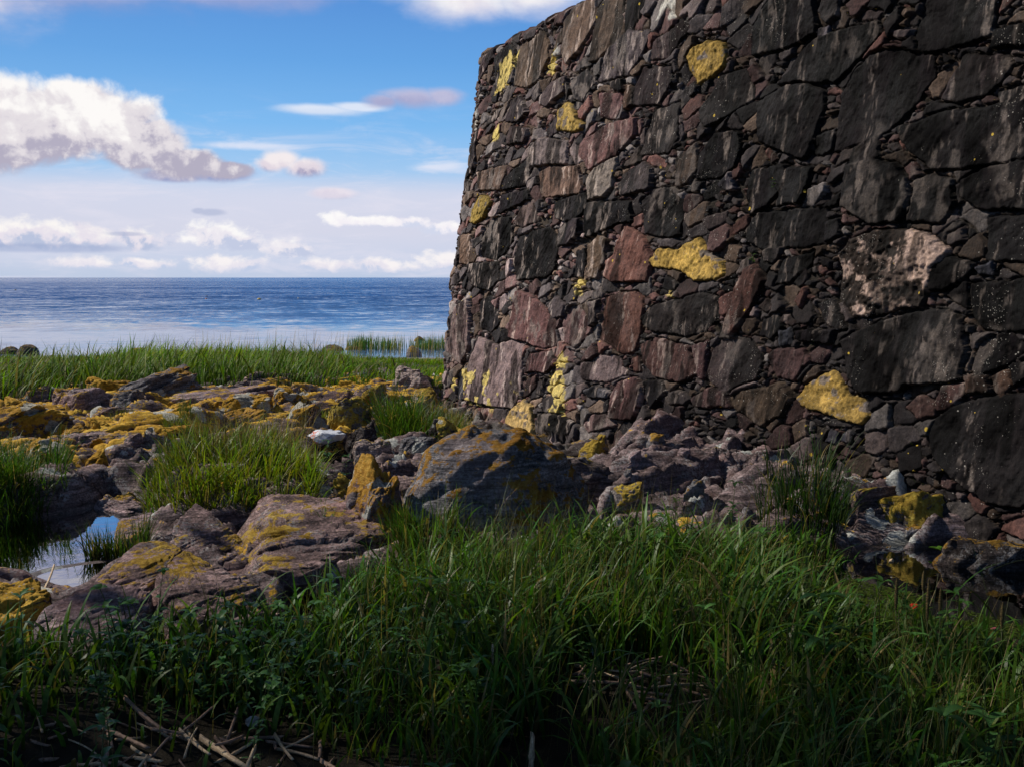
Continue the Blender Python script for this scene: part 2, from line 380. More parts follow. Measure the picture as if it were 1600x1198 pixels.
# traced stones: tile, colour, corners
ST = [
('A','G',(300,270,380,250,390,330,330,400,280,440,285,330)),('A','B',(520,290,640,225,690,260,690,330,640,410,580,465,490,460,500,350)),
('A','B',(780,170,830,100,930,100,940,190,870,270,790,345,765,300)),('A','B',(950,150,1075,40,1080,200,1030,255,940,330,915,330,945,200)),
('A','D',(1100,0,1225,0,1200,90,1120,180,1090,190)),('A','G',(1010,260,1110,190,1235,175,1210,260,1110,400,940,435)),
('A','G',(1225,320,1250,230,1440,95,1450,150,1370,250,1310,310)),('A','P',(690,100,755,40,740,120,680,190,670,160)),
('A','E',(820,430,890,375,930,430,870,540,825,530)),('A','G',(650,520,710,440,790,410,780,490,690,570,650,560)),
('A','E',(480,540,530,500,580,600,530,650,470,650)),('A','P',(950,500,1060,495,1065,560,1035,630,960,620)),
('A','E',(1115,500,1180,370,1340,360,1340,440,1270,560,1120,560)),('A','E',(1200,700,1240,590,1380,550,1370,740,1330,810,1170,830)),
('A','P',(1000,660,1145,630,1135,720,1040,830,900,910,850,830,860,760)),('A','L',(610,790,660,740,780,750,785,870,740,870,615,885)),
('A','L',(790,800,820,740,850,860,830,890)),('A','L',(900,960,935,900,1045,840,1025,1000,990,1045,915,1065)),
('A','G',(1080,880,1165,780,1175,860,1100,880)),('A','B',(630,920,690,890,850,890,865,1000,860,1030,650,1050)),
('A','G',(1075,930,1190,870,1240,900,1230,1000,1080,1040,1060,1000)),('A','E',(1185,1070,1240,1015,1350,1000,1395,1080,1380,1240,1330,1265,1200,1240)),
('A','D',(890,1085,1130,1070,1135,1180,1060,1190,895,1265)),('A','D',(720,1080,880,1030,900,1070,880,1140,800,1180,725,1160)),
('A','Q',(510,1190,560,1080,600,1070,635,1130,630,1180,550,1205)),('A','D',(450,1040,585,1015,590,1060,430,1140)),
('A','B',(310,920,470,880,440,1010,330,1010)),('A','D',(470,950,590,830,600,900,560,990,450,1010)),
('A','E',(220,780,300,700,290,860,270,920,215,960)),('A','G',(320,680,410,590,440,570,400,640,330,690)),('A','G',(480,770,500,680,590,690,570,760)),
('A','B',(1380,850,1470,760,1480,900,1440,970,1375,1000)),('A','D',(1490,830,1560,720,1700,700,1710,800,1690,880,1600,940,1480,960)),
('A','G',(690,690,740,620,740,700,700,740)),('A','D',(390,330,420,290,500,300,470,420,400,500,385,430)),
('A','B',(1090,450,1140,470,1130,560,1090,580)),('A','E',(1000,440,1080,425,1100,470,1060,490)),
('B','D',(340,60,380,10,480,0,495,120,450,190,410,225,330,205)),('B','D',(520,110,590,80,690,55,735,130,725,270,690,310,520,330,505,230)),
('B','E',(745,60,800,0,860,10,855,90,800,140,745,150)),('B','D',(840,180,890,165,895,230,870,320,830,320)),('B','B',(900,150,960,90,1000,120,990,250,950,330,900,310)),
('B','R',(1040,200,1100,40,1200,120,1235,200,1215,330,1040,340,1000,310,1000,230)),('B','E',(265,250,420,240,425,330,380,385,290,360)),
('B','B',(210,100,270,90,275,170,260,250,220,240)),('B','Q',(150,650,200,480,270,430,280,580,270,680,220,780,145,710)),('B','D',(320,450,380,415,440,560,390,610,330,590)),
('B','P',(500,560,530,390,600,420,660,480,730,560,730,680,650,690,490,630)),('B','G',(690,470,730,420,775,460,775,520,730,530)),
('B','P',(770,560,800,480,850,470,890,560,880,650,840,690,780,660)),('B','R',(955,640,985,430,1060,400,1170,400,1195,460,1180,600,1150,710,1080,720)),
('B','G',(910,450,960,440,950,560,910,580)),('B','E',(1190,540,1250,470,1400,430,1500,400,1590,430,1580,520,1520,600,1420,625,1240,600)),
('B','L',(250,960,270,800,330,640,420,680,500,650,560,680,550,900,500,1010,380,1000)),('B','U',(190,960,210,820,240,790,245,880,220,970)),
('B','P',(570,820,600,720,700,710,730,770,690,820)),('B','L',(875,780,960,740,1050,735,1060,800,1110,830,1000,865,880,860)),
('B','P',(1172,680,1250,640,1430,680,1480,830,1400,870,1250,850,1190,770)),('B','P',(1450,690,1530,660,1520,850,1490,860)),('B','R',(1130,750,1165,740,1170,815,1125,820)),
('B','P',(1020,950,1050,880,1140,850,1180,890,1170,1000,1130,1070,1015,1060)),('B','D',(1200,870,1290,870,1310,920,1230,1010,1200,960)),
('B','P',(1450,960,1540,910,1640,930,1660,1000,1480,1000)),('B','U',(900,920,940,890,1010,920,1000,950,920,950)),('B','Q',(880,1100,920,1050,1000,1045,1040,1100,900,1140)),
('B','E',(645,1040,760,1050,830,1090,800,1150,650,1140)),('B','G',(1335,930,1380,915,1440,960,1410,990,1340,990)),('B','R',(310,1010,400,1020,390,1050,320,1055)),
('B','P',(555,870,620,840,620,900,560,960)),('B','E',(630,880,680,850,660,940,630,930)),
('F','G',(1108,590,1115,550,1132,530,1172,528,1195,555,1190,588,1135,612)),
('C','D',(160,300,170,150,270,0,510,0,505,180,400,230,300,270)),('C','E',(540,60,560,10,640,0,640,80,580,130)),
('C','D',(300,450,370,380,430,280,520,200,840,110,850,180,690,350,600,440,420,430)),('C','G',(720,110,770,60,860,60,840,95)),
('C','D',(1040,180,1100,0,1480,0,1440,180,1380,210,1150,270,1060,270)),('C','D',(1460,160,1700,120,1700,240,1450,250)),
('C','D',(790,300,900,270,1130,300,1130,410,1050,520,960,640,850,720,740,760,620,810,640,500,700,390)),('C','G',(1170,530,1230,400,1290,290,1520,300,1555,340,1490,430,1400,510,1250,545)),
('C','D',(200,550,340,460,460,450,545,490,550,580,490,800,460,850,330,800,220,760)),('C','D',(950,680,1200,600,1700,520,1700,830,1400,880,1130,905,1000,780)),
('C','D',(700,880,830,850,940,870,1000,950,1000,1050,950,1170,800,1190,680,1100)),('C','D',(500,820,510,740,620,680,600,800,560,820)),('C','E',(730,780,850,710,860,840,710,870)),
('C','G',(620,880,650,810,715,790,710,840)),('F','E',(1100,175,1130,120,1168,108,1181,153,1145,180,1110,200)),
('C','D',(1040,960,1100,930,1230,960,1240,1080,1180,1180,1000,1170)),('C','D',(1290,960,1400,900,1700,850,1700,1110,1370,1110,1290,1060)),
('C','D',(160,910,350,880,350,980,250,1090,150,1150,130,1050)),('C','D',(360,900,510,890,490,980,440,1080,300,1090)),('C','E',(565,1100,660,1020,640,1080,600,1105)),
('C','U',(0,980,50,920,75,1000,30,1010)),('C','D',(1460,500,1700,430,1700,520,1480,545)),('C','R',(230,810,250,790,290,850,260,870)),
('C','E',(880,130,950,40,960,110,910,200)),('C','G',(930,170,1020,165,1000,205,930,200)),('C','U',(505,195,520,150,575,140,565,190)),
('D','D',(125,70,190,0,200,-20,590,-50,570,0,570,140,200,165,140,130)),('D','D',(580,20,650,0,655,90,580,130)),
('D','D',(1130,260,1240,210,1340,240,1330,300,1200,390,1130,380)),('D','E',(660,660,720,620,870,550,1100,490,1200,490,1270,530,1310,700,1280,860,1000,880,960,920,760,930,690,840)),
('D','P',(270,730,300,700,440,700,480,760,400,855,300,850)),('D','R',(40,600,50,480,130,270,160,250,230,330,190,450,120,560,60,630)),
('D','D',(290,360,330,230,510,180,500,240,380,340)),('D','D',(210,620,230,540,310,510,330,580,280,640)),('D','E',(520,460,590,440,640,520,680,590,640,600,560,560)),
('D','D',(410,600,620,600,600,670,430,650)),('D','U',(320,600,385,590,380,670,320,680)),('D','B',(50,960,140,920,330,880,370,960,330,1050,210,1100,80,1020)),
('D','P',(1000,1000,1060,940,1150,980,1150,1050,1060,1060)),('D','P',(1160,970,1200,890,1310,880,1310,940,1220,1010,1165,1020)),('D','B',(1320,850,1430,845,1430,930,1330,930)),
('D','B',(1450,850,1520,810,1550,890,1500,945,1450,920)),('F','E',(1462,675,1475,650,1500,633,1540,622,1660,610,1670,760,1600,790,1550,785,1500,745,1470,715)),
('D','D',(1330,360,1700,320,1700,600,1390,590,1340,520)),('D','D',(1420,0,1700,0,1700,220,1420,230)),('D','D',(1340,820,1370,680,1530,600,1640,690,1480,800,1380,840)),
('D','G',(230,170,320,160,320,200,280,240,230,230)),('D','L',(85,290,110,220,150,210,140,260,90,300)),('D','U',(555,1190,580,1130,625,1150,610,1198)),('D','U',(635,1180,680,1125,715,1150,690,1198)),
('D','Q',(205,470,240,440,270,480,250,500)),('D','Q',(320,550,340,515,395,560,370,575)),('D','R',(400,440,455,370,465,390,425,475)),('D','G',(395,350,470,255,465,330,430,370)),
('D','E',(130,650,0,640,0,580,40,610)),('D','U',(1370,270,1450,240,1455,300,1380,305)),('D','G',(1210,100,1290,60,1290,130,1220,150)),
]
SPECIAL = [   # stones that stand out of the masonry: (label, colour, corners in photo pixels)
('rough ochre-yellow stone high on the wall, rounded', 'K', (1078,92,1085,80,1112,64,1135,68,1140,85,1137,105,1115,122,1095,131,1085,118)),
('small pear-shaped pale yellow stone high in the wall', 'K', (877,203,880,175,888,161,898,165,908,188,917,195,912,204,897,207)),
('olive-yellow stone close to the wall corner', 'K', (738,347,743,328,757,305,770,308,773,318,762,340,750,350)),
('long pointed yellow stone in the middle of the wall', 'K', (1020,408,1030,388,1062,391,1078,381,1095,373,1110,395,1132,410,1135,430,1120,437,1090,437,1060,420,1025,418)),
('wedge-shaped yellow stone low on the wall', 'K', (1252,622,1259,607,1291,584,1306,581,1318,593,1333,616,1359,628,1363,651,1347,660,1294,645,1268,637)),
('rusty orange small stone', 'O', (868,300,872,285,888,282,897,290,893,300,875,304)),
('large pinkish granite boulder with black stains set in the wall', 'N', (1318,399,1336,375,1374,361,1412,358,1456,366,1491,393,1468,415,1459,452,1444,478,1412,481,1383,493,1336,493,1318,466,1321,428)),
('pale yellow stone at the foot of the wall', 'Y', (801,660,807,640,825,625,839,634,842,678,830,685,816,678)),
]
YEL = [(775,149,778,125,790,100,805,95,812,90,808,105,800,120,790,140),(859,118,866,97,876,80,880,78,877,100,868,120),(770,224,775,208,785,195,789,200,786,216,774,226),
       (876,560,886,551,897,560,893,572,879,572),(865,587,877,579,889,581,889,604,895,622,886,637,871,622,864,610),(880,637,895,629,893,641,885,641),(862,636,870,632,890,646,884,650),
       (903,443,910,438,918,440,915,450,904,450),(905,455,914,454,913,461,906,461),(1048,459,1054,451,1056,458,1052,466),(806,112,811,90,812,96)]
WHI = [(741,200,743,165,748,172,746,205,739,208),(1030,40,1046,5,1066,0,1060,28,1040,30),(877,83,881,77,880,95,874,100)]

def make_wall():
    s_f = np.arange(-1.15, 9.35, 0.0092); s_l = np.arange(-5.2, -1.15, 0.06); s_r = np.arange(9.35, 17.0, 0.06)
    s = np.concatenate([s_l, s_f, s_r]); h = np.concatenate([np.arange(-0.5, -0.1, 0.05), np.arange(-0.1, HT, 0.0092)])
    SS, HH = np.meshgrid(s, h)                                     # rows = height
    shp = SS.shape
    # jagged stone outlines: warp the lookup position
    wx = (fbm2(SS * 7, HH * 7, 4, 31) - .5) * .034 + (fbm2(SS * 26, HH * 26, 3, 35) - .5) * .022
    wy = (fbm2(SS * 7, HH * 7, 4, 41) - .5) * .034 + (fbm2(SS * 26, HH * 26, 3, 45) - .5) * .022
    X = SS + wx; Y = HH + wy
    sd = np.full(shp, -1.0); ident = np.full(shp, -1, np.int32)
    cols = []; prot = []; tilt = []; ang = []; kinds = []
    R = np.random.RandomState(5)
    allst = [(c, t, p, None) for t, c, p in ST] + [(c, 'F', p, l) for l, c, p in SPECIAL]
    for k, (c, t, p, lab) in enumerate(allst):
        ox, oy = TILE[t]; f = 470 / 1600.0 if t != 'F' else 1.0
        P = np.array([to_wall(ox + p[i] * f, oy + p[i + 1] * f) for i in range(0, len(p), 2)])
        cen = P.mean(0); cc = np.array(PAL[c]) * R.uniform(.8, 1.25); cc = cc * (1 + R.uniform(-.06, .06, 3)) * np.array([1.06, .96, .95])
        cols.append(cc); prot.append(R.uniform(0.0, .048) + (.012 if lab else 0)); tilt.append((R.uniform(-.06, .06), R.uniform(-.07, .03), *cen)); ang.append(R.normal(1.35, .35)); kinds.append(c)
        m = .12
        i0, i1 = np.searchsorted(s, [P[:, 0].min() - m, P[:, 0].max() + m]); j0, j1 = np.searchsorted(h, [P[:, 1].min() - m, P[:, 1].max() + m])
        if i1 <= i0 or j1 <= j0: continue
        w = (slice(j0, j1), slice(i0, i1))
        d = sdpoly(X[w], Y[w], P) + (.008 if lab else .013)
        b = d > sd[w]
        sd[w] = np.where(b, d, sd[w]); ident[w] = np.where(b & (d > 0), k, np.where(b, -1, ident[w]))
    nst = len(allst)
    # small stones in the remaining gaps: two sizes of cells, slanting like the courses
    def voro(x, y, cx, cy, seed):
        x = x / cx; y = y / cy; ix = np.floor(x).astype(np.int64); iy = np.floor(y).astype(np.int64)
        best = np.full(x.shape, 1e9); bx = np.zeros(x.shape); by = np.zeros(x.shape); bi = np.zeros(x.shape)
        for dx in (-1, 0, 1):
            for dy in (-1, 0, 1):
                a = ix + dx; b = iy + dy
                px = a + .08 + .84 * hsh(a, b, 1, seed); py = b + .08 + .84 * hsh(a, b, 2, seed)
                d = (px - x) ** 2 + (py - y) ** 2; u = d < best
                best = np.where(u, d, best); bx = np.where(u, px, bx); by = np.where(u, py, by); bi = np.where(u, hsh(a, b, 3, seed), bi)
        bd = np.full(x.shape, 1e9)
        for dx in (-2, -1, 0, 1, 2):
            for dy in (-2, -1, 0, 1, 2):
                a = ix + dx; b = iy + dy
                px = a + .08 + .84 * hsh(a, b, 1, seed); py = b + .08 + .84 * hsh(a, b, 2, seed)
                ex = px - bx; ey = py - by; L = np.sqrt(ex * ex + ey * ey); same = L < 1e-6; L = np.where(same, 1, L)
                q = (((px + bx) / 2 - x) * ex + ((py + by) / 2 - y) * ey) / L
                bd = np.where(same, bd, np.minimum(bd, q))
        return bi, bd * min(cx, cy) * 1.25, (x - bx) * cx, (y - by) * cy
    ca, sa = math.cos(.42), math.sin(.42)
    XR = X * ca + Y * sa; YR = -X * sa + Y * ca
    i1, d1, ox1, oy1 = voro(XR, YR, .24, .15, 3)
    XR2 = X * math.cos(-.2) + Y * math.sin(-.2); YR2 = X * .2 + Y * .98
    i2, d2, ox2, oy2 = voro(XR2, YR2, .115, .062, 9)
    big = i1 < .66
    fi = np.where(big, i1, (i2 * 7.13 + i1 * .37) % 1.0); fd = np.where(big, d1, np.minimum(d2, d1 + .004))
    fd = np.minimum(fd - .0036, -sd - .005)
    drop = (~big) & (((i2 * 91.7) % 1.0) < .06)                   # some cells are only mortar
    fd = np.where(drop, np.minimum(fd, -.01), fd)
    tr = ident >= 0
    fillm = (~tr) & (fd > 0)
    SD = np.where(tr, sd, np.where(fillm, fd, np.maximum(sd, fd)))
    # per-stone values
    cols = np.array(cols); prot = np.array(prot); tilt = np.array(tilt); ang = np.array(ang)
    idc = np.clip(ident, 0, nst - 1)
    rr = lambda k: (fi * k) % 1.0
    palf = np.array([PAL[c] for c in ('P', 'G', 'E', 'B', 'G', 'Q', 'L', 'P', 'E', 'B', 'R', 'G')])
    # vignette painted into the colour: stones and mortar are dimmed towards the right half
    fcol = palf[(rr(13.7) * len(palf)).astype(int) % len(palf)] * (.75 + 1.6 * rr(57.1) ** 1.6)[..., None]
    wet_or_dim = sstep(2.6, 6.0, SS + .5 * fbm2(SS * .8, HH * .8, 3, 77))[..., None]
    fcol = fcol * (1 - .66 * wet_or_dim)
    col = np.where(tr[..., None], cols[idc] * (1 - .60 * wet_or_dim * (~np.isin(idc, [i for i, a in enumerate(allst) if a[3]]))[..., None]), fcol)
    mort = np.array([.066, .052, .040]) * (1 - .68 * wet_or_dim)
    stone = tr | fillm
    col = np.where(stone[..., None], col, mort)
    # relief
    bw = np.where(tr, .017, .012)
    prof = 1 - (1 - np.clip(SD / bw, 0, 1)) ** 2.6
    base = np.where(tr, prot[idc], .036 * rr(29.3))
    depth = np.where(tr, .038, .026)
    tl = np.where(tr, tilt[idc, 0] * (SS - tilt[idc, 2]) + tilt[idc, 1] * (HH - tilt[idc, 3]), (rr(71.9) - .5) * .5 * np.where(big, ox1, ox2) + (rr(37.7) - .5) * .5 * np.where(big, oy1, oy2))
    an = np.where(tr, ang[idc], rr(3.3) * 3.1)
    pr = SS * np.cos(an) + HH * np.sin(an); qr = -SS * np.sin(an) + HH * np.cos(an)   # cleavage runs along pr
    sidn = np.where(tr, idc * 3.17, np.floor(fi * 997))
    cle = fbm2(pr * 2.6 + sidn, qr * 19, 5, 91, .62)
    lump = fbm2(SS * 5 + sidn, HH * 5, 4, 95, .55)
    steps = np.floor(lump * 8 + cle * 1.2 + .5 * fbm2(SS * 17 + sidn, HH * 17, 3, 97)) / 8
    rough = (lump - .5) * .026 + (cle - .5) * .016 + (steps - .75) * .036
    rough = np.where(tr, rough, rough * .6)
    isK = np.isin(ident, [i for i, a in enumerate(allst) if a[3]])
    isNk = np.isin(ident, [i for i, a in enumerate(allst) if a[0] == 'N'])
    rough = rough + np.where(isK, (fbm2(SS * 34, HH * 34, 3, 99) - .5) * .022, 0) + np.where(isNk, np.abs(fbm2(SS * 13, HH * 13, 4, 98) - .5) * -.07 + .01, 0)
    hm = (fbm2(SS * 22, HH * 22, 3, 101) - .5) * .034 - .004
    disp = np.where(stone, prof * (depth + base + np.clip(tl, -.035, .035) + rough) , hm)
    disp = disp + (fbm2(SS * .9, HH * .9, 3, 103) - .5) * .10
    # colour variation: cleavage streaks, black run-off stains, pale crusts
    shade = .45 + .9 * cle + .5 * (lump - .5)
    st = fbm2(SS * 5.0 + sidn * .37, HH * .9, 5, 111, .62)
    stain = sstep(.49, .57, st + .10 * (cle - .5)) * np.where(stone, np.where(tr, .95, .45), .3)
    stain = np.where(isK & ~isNk, stain * .12, stain)
    col = col * np.clip(shade, .3, 1.6)[..., None]
    col = col * (1 - stain[..., None] * .80)
    wr = sstep(.60, .66, fbm2(SS * 9 + sidn * .31, HH * 1.3, 5, 113, .65)) * sstep(.42, .6, fbm2(SS * 24, HH * 9, 4, 115, .6)) * stone * tr * (~isK)
    col = col + (np.array([.21, .175, .155]) * (1 - .45 * wet_or_dim)) * (1.5 * wr * (1 - .5 * stain) * (1 - .4 * wet_or_dim[..., 0]))[..., None]
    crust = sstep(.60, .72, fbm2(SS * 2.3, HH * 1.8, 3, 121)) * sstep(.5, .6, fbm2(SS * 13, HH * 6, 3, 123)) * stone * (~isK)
    col = col * (1 - .55 * crust[..., None]) + np.array([.26, .22, .20]) * (.55 * crust * (1 - .65 * wet_or_dim[..., 0]))[..., None]
    # pink granite: black patches
    bp = sstep(.47, .54, fbm2(SS * 6.0 + 3, HH * 6.0, 5, 131, .62) + .16 * (.35 - np.clip((SS - to_wall(1318, 430)[0]) / 1.1, 0, 1)) - .005)
    col = np.where(isNk[..., None], col * (1 - .94 * bp[..., None]), col)
    gy = .8 * sstep(.66, .72, fbm2(SS * 9, HH * 11, 4, 133))
    isY = isK & ~isNk
    ky = .35 + 1.25 * fbm2(SS * 19, HH * 19, 4, 135, .65) * (.55 + .45 * sstep(0, .05, SD)); col = np.where(isY[..., None], col * ky[..., None], col)
    col = np.where(isY[..., None], col * (1 - gy[..., None]) + np.array([.12, .11, .12]) * gy[..., None], col)
    # lichen crusts painted by life, not by light: yellow patches and white rosettes
    yel = np.zeros(shp); whi = np.zeros(shp)
    X2 = SS + (fbm2(SS * 11, HH * 11, 4, 141) - .5) * .12; Y2 = HH + (fbm2(SS * 11, HH * 11, 4, 143) - .5) * .12
    for L, arr in ((YEL, yel), (WHI, whi)):
        for p in L:
            P = np.array([to_wall(p[i], p[i + 1]) for i in range(0, len(p), 2)])
            i0, i1 = np.searchsorted(s, [P[:, 0].min() - .2, P[:, 0].max() + .2]); j0, j1 = np.searchsorted(h, [P[:, 1].min() - .2, P[:, 1].max() + .2])
            w = (slice(j0, j1), slice(i0, i1)); arr[w] = np.maximum(arr[w], sstep(-.012, .008, sdpoly(X2[w], Y2[w], P)))
    splash = sstep(.60, .64, fbm2(SS * 6, HH * 6, 4, 151)) * np.exp(-((SS - .95) / 1.0) ** 2 - ((HH - .18) / .30) ** 2 * 1.2)
    yel = np.maximum(yel, sstep(.28, .5, splash))
    worn = sstep(.66, .72, fbm2(SS * 14, HH * 14, 3, 161))
    y_ = (yel * (1 - worn * .8))[..., None]; yc = np.array([.60, .48, .16]) * (.75 + .5 * fbm2(SS * 16, HH * 16, 3, 163))[..., None]
    col = col * (1 - y_) + yc * y_
    w_ = (whi * (1 - worn * .6))[..., None]; col = col * (1 - w_) + np.array([.5, .49, .45]) * w_
    disp = disp + .006 * yel
    speck = sstep(.46, .62, fbm2(SS * 1.6, HH * 1.3, 3, 171)) * stone           # where small white lichen dots are frequent
    # geometry
    bx, by, nx, ny = wall_base(s)
    top = HT + .062 * np.clip(s, -.5, 6) + (fbm2(s * 1.7, s * 0, 3, 181) - .5) * .26 + .11 * np.floor(n2(s * 3.1, s * 0, 183) * 4) / 4 + .04 * np.floor(n2(s * 7.7, s * 0, 185) * 3) / 3 - .12 * np.exp(-((s + .25) / .18) ** 2) 
    Hz = HH + sstep(HT - .6, HT, HH) * (top - HT)[None, :]
    roundtop = -.10 * sstep(HT - .12, HT, HH) ** 2
    off = disp + roundtop - BAT * Hz
    VX = bx[None] + nx[None] * off; VY = by[None] + ny[None] * off; VZ = Hz + A0[2]
    # top: two rows of rubble running inwards
    rowsx = [VX]; rowsy = [VY]; rowsz = [VZ]
    v = -NO * .8 + U * .35
    for kk, (d_, dz) in enumerate(((.25, .02), (.8, .0), (2.6, -.05))):
        rowsx.append((VX[-1] + v[0] * d_)[None]); rowsy.append((VY[-1] + v[1] * d_)[None]); rowsz.append((VZ[-1] + dz + .04 * n2(s * 4, s * 0, 190 + kk))[None])
    VX = np.vstack(rowsx); VY = np.vstack(rowsy); VZ = np.vstack(rowsz)
    nr, nc = VX.shape
    V = np.stack([VX, VY, VZ], -1).reshape(-1, 3)
    pad = nr - shp[0]
    ext = lambda a: np.concatenate([a, np.repeat(a[-1:], pad, 0)], 0)
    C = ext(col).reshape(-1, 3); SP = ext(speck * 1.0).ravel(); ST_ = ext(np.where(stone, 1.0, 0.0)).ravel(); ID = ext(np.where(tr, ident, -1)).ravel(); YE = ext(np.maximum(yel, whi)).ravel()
    F = grid_faces(nr, nc)
    fid = ID[F[:, 0]]
    W = thing('stone_wall', 'massive dark rubble-stone fort wall, battered and rounded at its corner, towering over the rocks', 'stone wall')
    def piece(name, faces, lab=None):
        u, inv = np.unique(faces, return_inverse=True)
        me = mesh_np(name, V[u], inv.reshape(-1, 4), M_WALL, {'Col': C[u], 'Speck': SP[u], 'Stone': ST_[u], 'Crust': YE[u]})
        o = link(name, me, W)
        if lab: o['label'] = lab
    n0 = len(ST)
    piece('masonry', F[fid < n0])
    for k, (lab, c, p) in enumerate(SPECIAL):
        ff = F[fid == n0 + k]
        if len(ff): piece('granite_boulder' if c == 'N' else 'coloured_stone', ff, lab)

def wall_material():
    M = NT('wall stone'); P = M.pos()
    col = M.attr('Col'); stone = M.attr('Stone', 'Fac'); sp = M.attr('Speck', 'Fac')
    fine = M.noise(P, 60, 5, 0.7); mid = M.noise(P, 14, 4, 0.6)
    c = M.mix(1.0, col, M.ramp(fine, [(0.25, (.45, .45, .45)), (0.5, (1, 1, 1)), (0.75, (1.75, 1.7, 1.65))]), 'MULTIPLY')
    c = M.mix(1.0, c, M.ramp(mid, [(0.3, (.65, .65, .68)), (0.7, (1.3, 1.25, 1.2))]), 'MULTIPLY')
    # lichen dots of two sizes
    v = M.voro(P, 26)
    v2 = M.voro(P, 62)
    th = M.mr(sp, 0, 1, 0.02, 0.17); dots = M.m('LESS_THAN', v, M.m('MULTIPLY', th, M.mr(mid, .45, .62, .1, 1.0)))
    dots2 = M.m('LESS_THAN', v2, M.m('MULTIPLY', th, M.mr(M.noise(P, 5, 3), .46, .62, 0.0, 1.2)))
    d = M.m('MULTIPLY', M.m('MAXIMUM', dots, dots2), stone)
    c = M.mix(M.m('MULTIPLY', d, 0.6), c, (.42, .39, .35))
    v3 = M.voro(P, 7.0); yd = M.m('MULTIPLY', M.m('LESS_THAN', v3, M.mr(M.noise(P, 2.3, 3), .5, .62, 0.0, .11)), 0.9)
    c = M.mix(yd, c, (.48, .33, .05))
    # mortar: pale grit
    grit = M.m('MULTIPLY', M.m('GREATER_THAN', M.noise(P, 90, 3, 0.6), .62), M.m('SUBTRACT', 1.0, stone))
    c = M.mix(M.m('MULTIPLY', grit, .45), c, (.16, .13, .10))
    stre = M.noise(M.mapping(P, rot=(0, .35, 0), sc=(2.0, 2.0, .35)), 30, 4, 0.65)
    hgt = M.m('ADD', M.m('MULTIPLY', fine, .6), M.m('ADD', M.m('MULTIPLY', stre, .7), M.m('MULTIPLY', M.noise(P, 160, 3, .6), .25)))
    nb = M.bump(hgt, 0.75, 0.014)
    ro = M.mr(fine, .3, .7, .62, .9)
    return M.out(M.principled(c, ro, M.mr(M.noise(P, 3.0, 3), .4, .65, .05, .16), nb))
M_WALL = wall_material()
make_wall()
# ------------------------------------------------------------------ ground, sea, pools
SEA_Z = -1.0; POOL_Z = -0.12
POOLS = {
 'main': [(-220,830),(0,820),(70,806),(130,796),(172,772),(240,776),(224,800),(204,828),(222,858),(196,882),(140,892),(95,910),(0,914),(-220,925)],
 'slab': [(84,912),(100,898),(150,890),(196,884),(200,895),(170,908),(120,922)],
 'gap': [(512,748),(518,730),(545,720),(592,722),(580,738),(556,750),(530,764)],
 'grass': [(462,940),(478,925),(500,932),(505,955),(488,965)],
 'pond': [(1290,905),(1330,872),(1400,858),(1480,852),(1620,862),(1800,900),(1800,1010),(1600,1000),(1440,985),(1330,965),(1270,935)],
}
POOLW = {k: gpoly(v, POOL_Z) for k, v in POOLS.items()}
ROCKY = gpoly([(-500,690),(-300,640),(0,628),(120,600),(330,596),(690,575),(760,640),(900,660),(1300,690),(1560,760),(1700,830),(1500,850),(1350,838),(1100,850),(900,850),(700,855),(610,890),(520,935),(420,985),(220,1005),(0,1000),(-300,990)])
OUTC = gpoly([(-300,700),(-100,630),(130,606),(330,606),(690,582),(720,640),(560,690),(430,690),(250,700),(140,745),(-200,760)])
APRON = gpoly([(880,690),(940,680),(1100,680),(1300,715),(1500,780),(1620,830),(1480,840),(1300,810),(1050,800),(860,780)])
SIDE = gpoly([(-260,815),(0,800),(150,770),(255,768),(300,820),(285,890),(200,930),(60,945),(-260,960)])
SLABR = gpoly([(230,806),(400,790),(640,786),(640,900),(560,930),(430,1000),(90,960),(240,880)])
PSIDE = gpoly([(1230,880),(1290,812),(1400,800),(1500,806),(1700,850),(1950,900),(1950,1110),(1300,1020)])
FOOT = gpoly([(685,606),(760,624),(900,645),(960,668),(930,745),(800,760),(690,700),(670,650)])
MUD = gpoly([(505,700),(560,690),(650,690),(640,712),(560,720),(500,722)])

def rockmask(x, y):
    w = (fbm2(x * 1.7, y * 1.7, 3, 201) - .5) * 1.1
    return sstep(-.12, .12, sdpoly(x, y, ROCKY) + w * .5)

def slabs(p, q, cp, cq, seed):
    """cells of broken bedrock, each a tilted flat face with a crack round it"""
    w = .35 * (fbm2(p * .9 / cp, q * .9 / cq, 3, seed) - .5)
    x = p / cp + w; y = q / cq + w; ix = np.floor(x).astype(np.int64); iy = np.floor(y).astype(np.int64)
    f1 = np.full(x.shape, 1e9); f2 = np.full(x.shape, 1e9); bi = np.zeros(x.shape); bx = np.zeros(x.shape); by = np.zeros(x.shape)
    for dx in (-1, 0, 1):
        for dy in (-1, 0, 1):
            a = ix + dx; b = iy + dy; px = a + .1 + .8 * hsh(a, b, 1, seed); py = b + .1 + .8 * hsh(a, b, 2, seed)
            d = np.sqrt((px - x) ** 2 + (py - y) ** 2); u = d < f1
            f2 = np.where(u, f1, np.minimum(f2, d)); f1 = np.where(u, d, f1); bi = np.where(u, hsh(a, b, 3, seed), bi); bx = np.where(u, px, bx); by = np.where(u, py, by)
    return (bi - .5) * 1.6 + (x - bx) * (.5 * (bi * 7.7 % 1) - .1) + (y - by) * (.9 + .6 * (bi * 13.3 % 1 - .5)) - .5 * (1 - sstep(0, .10, f2 - f1))

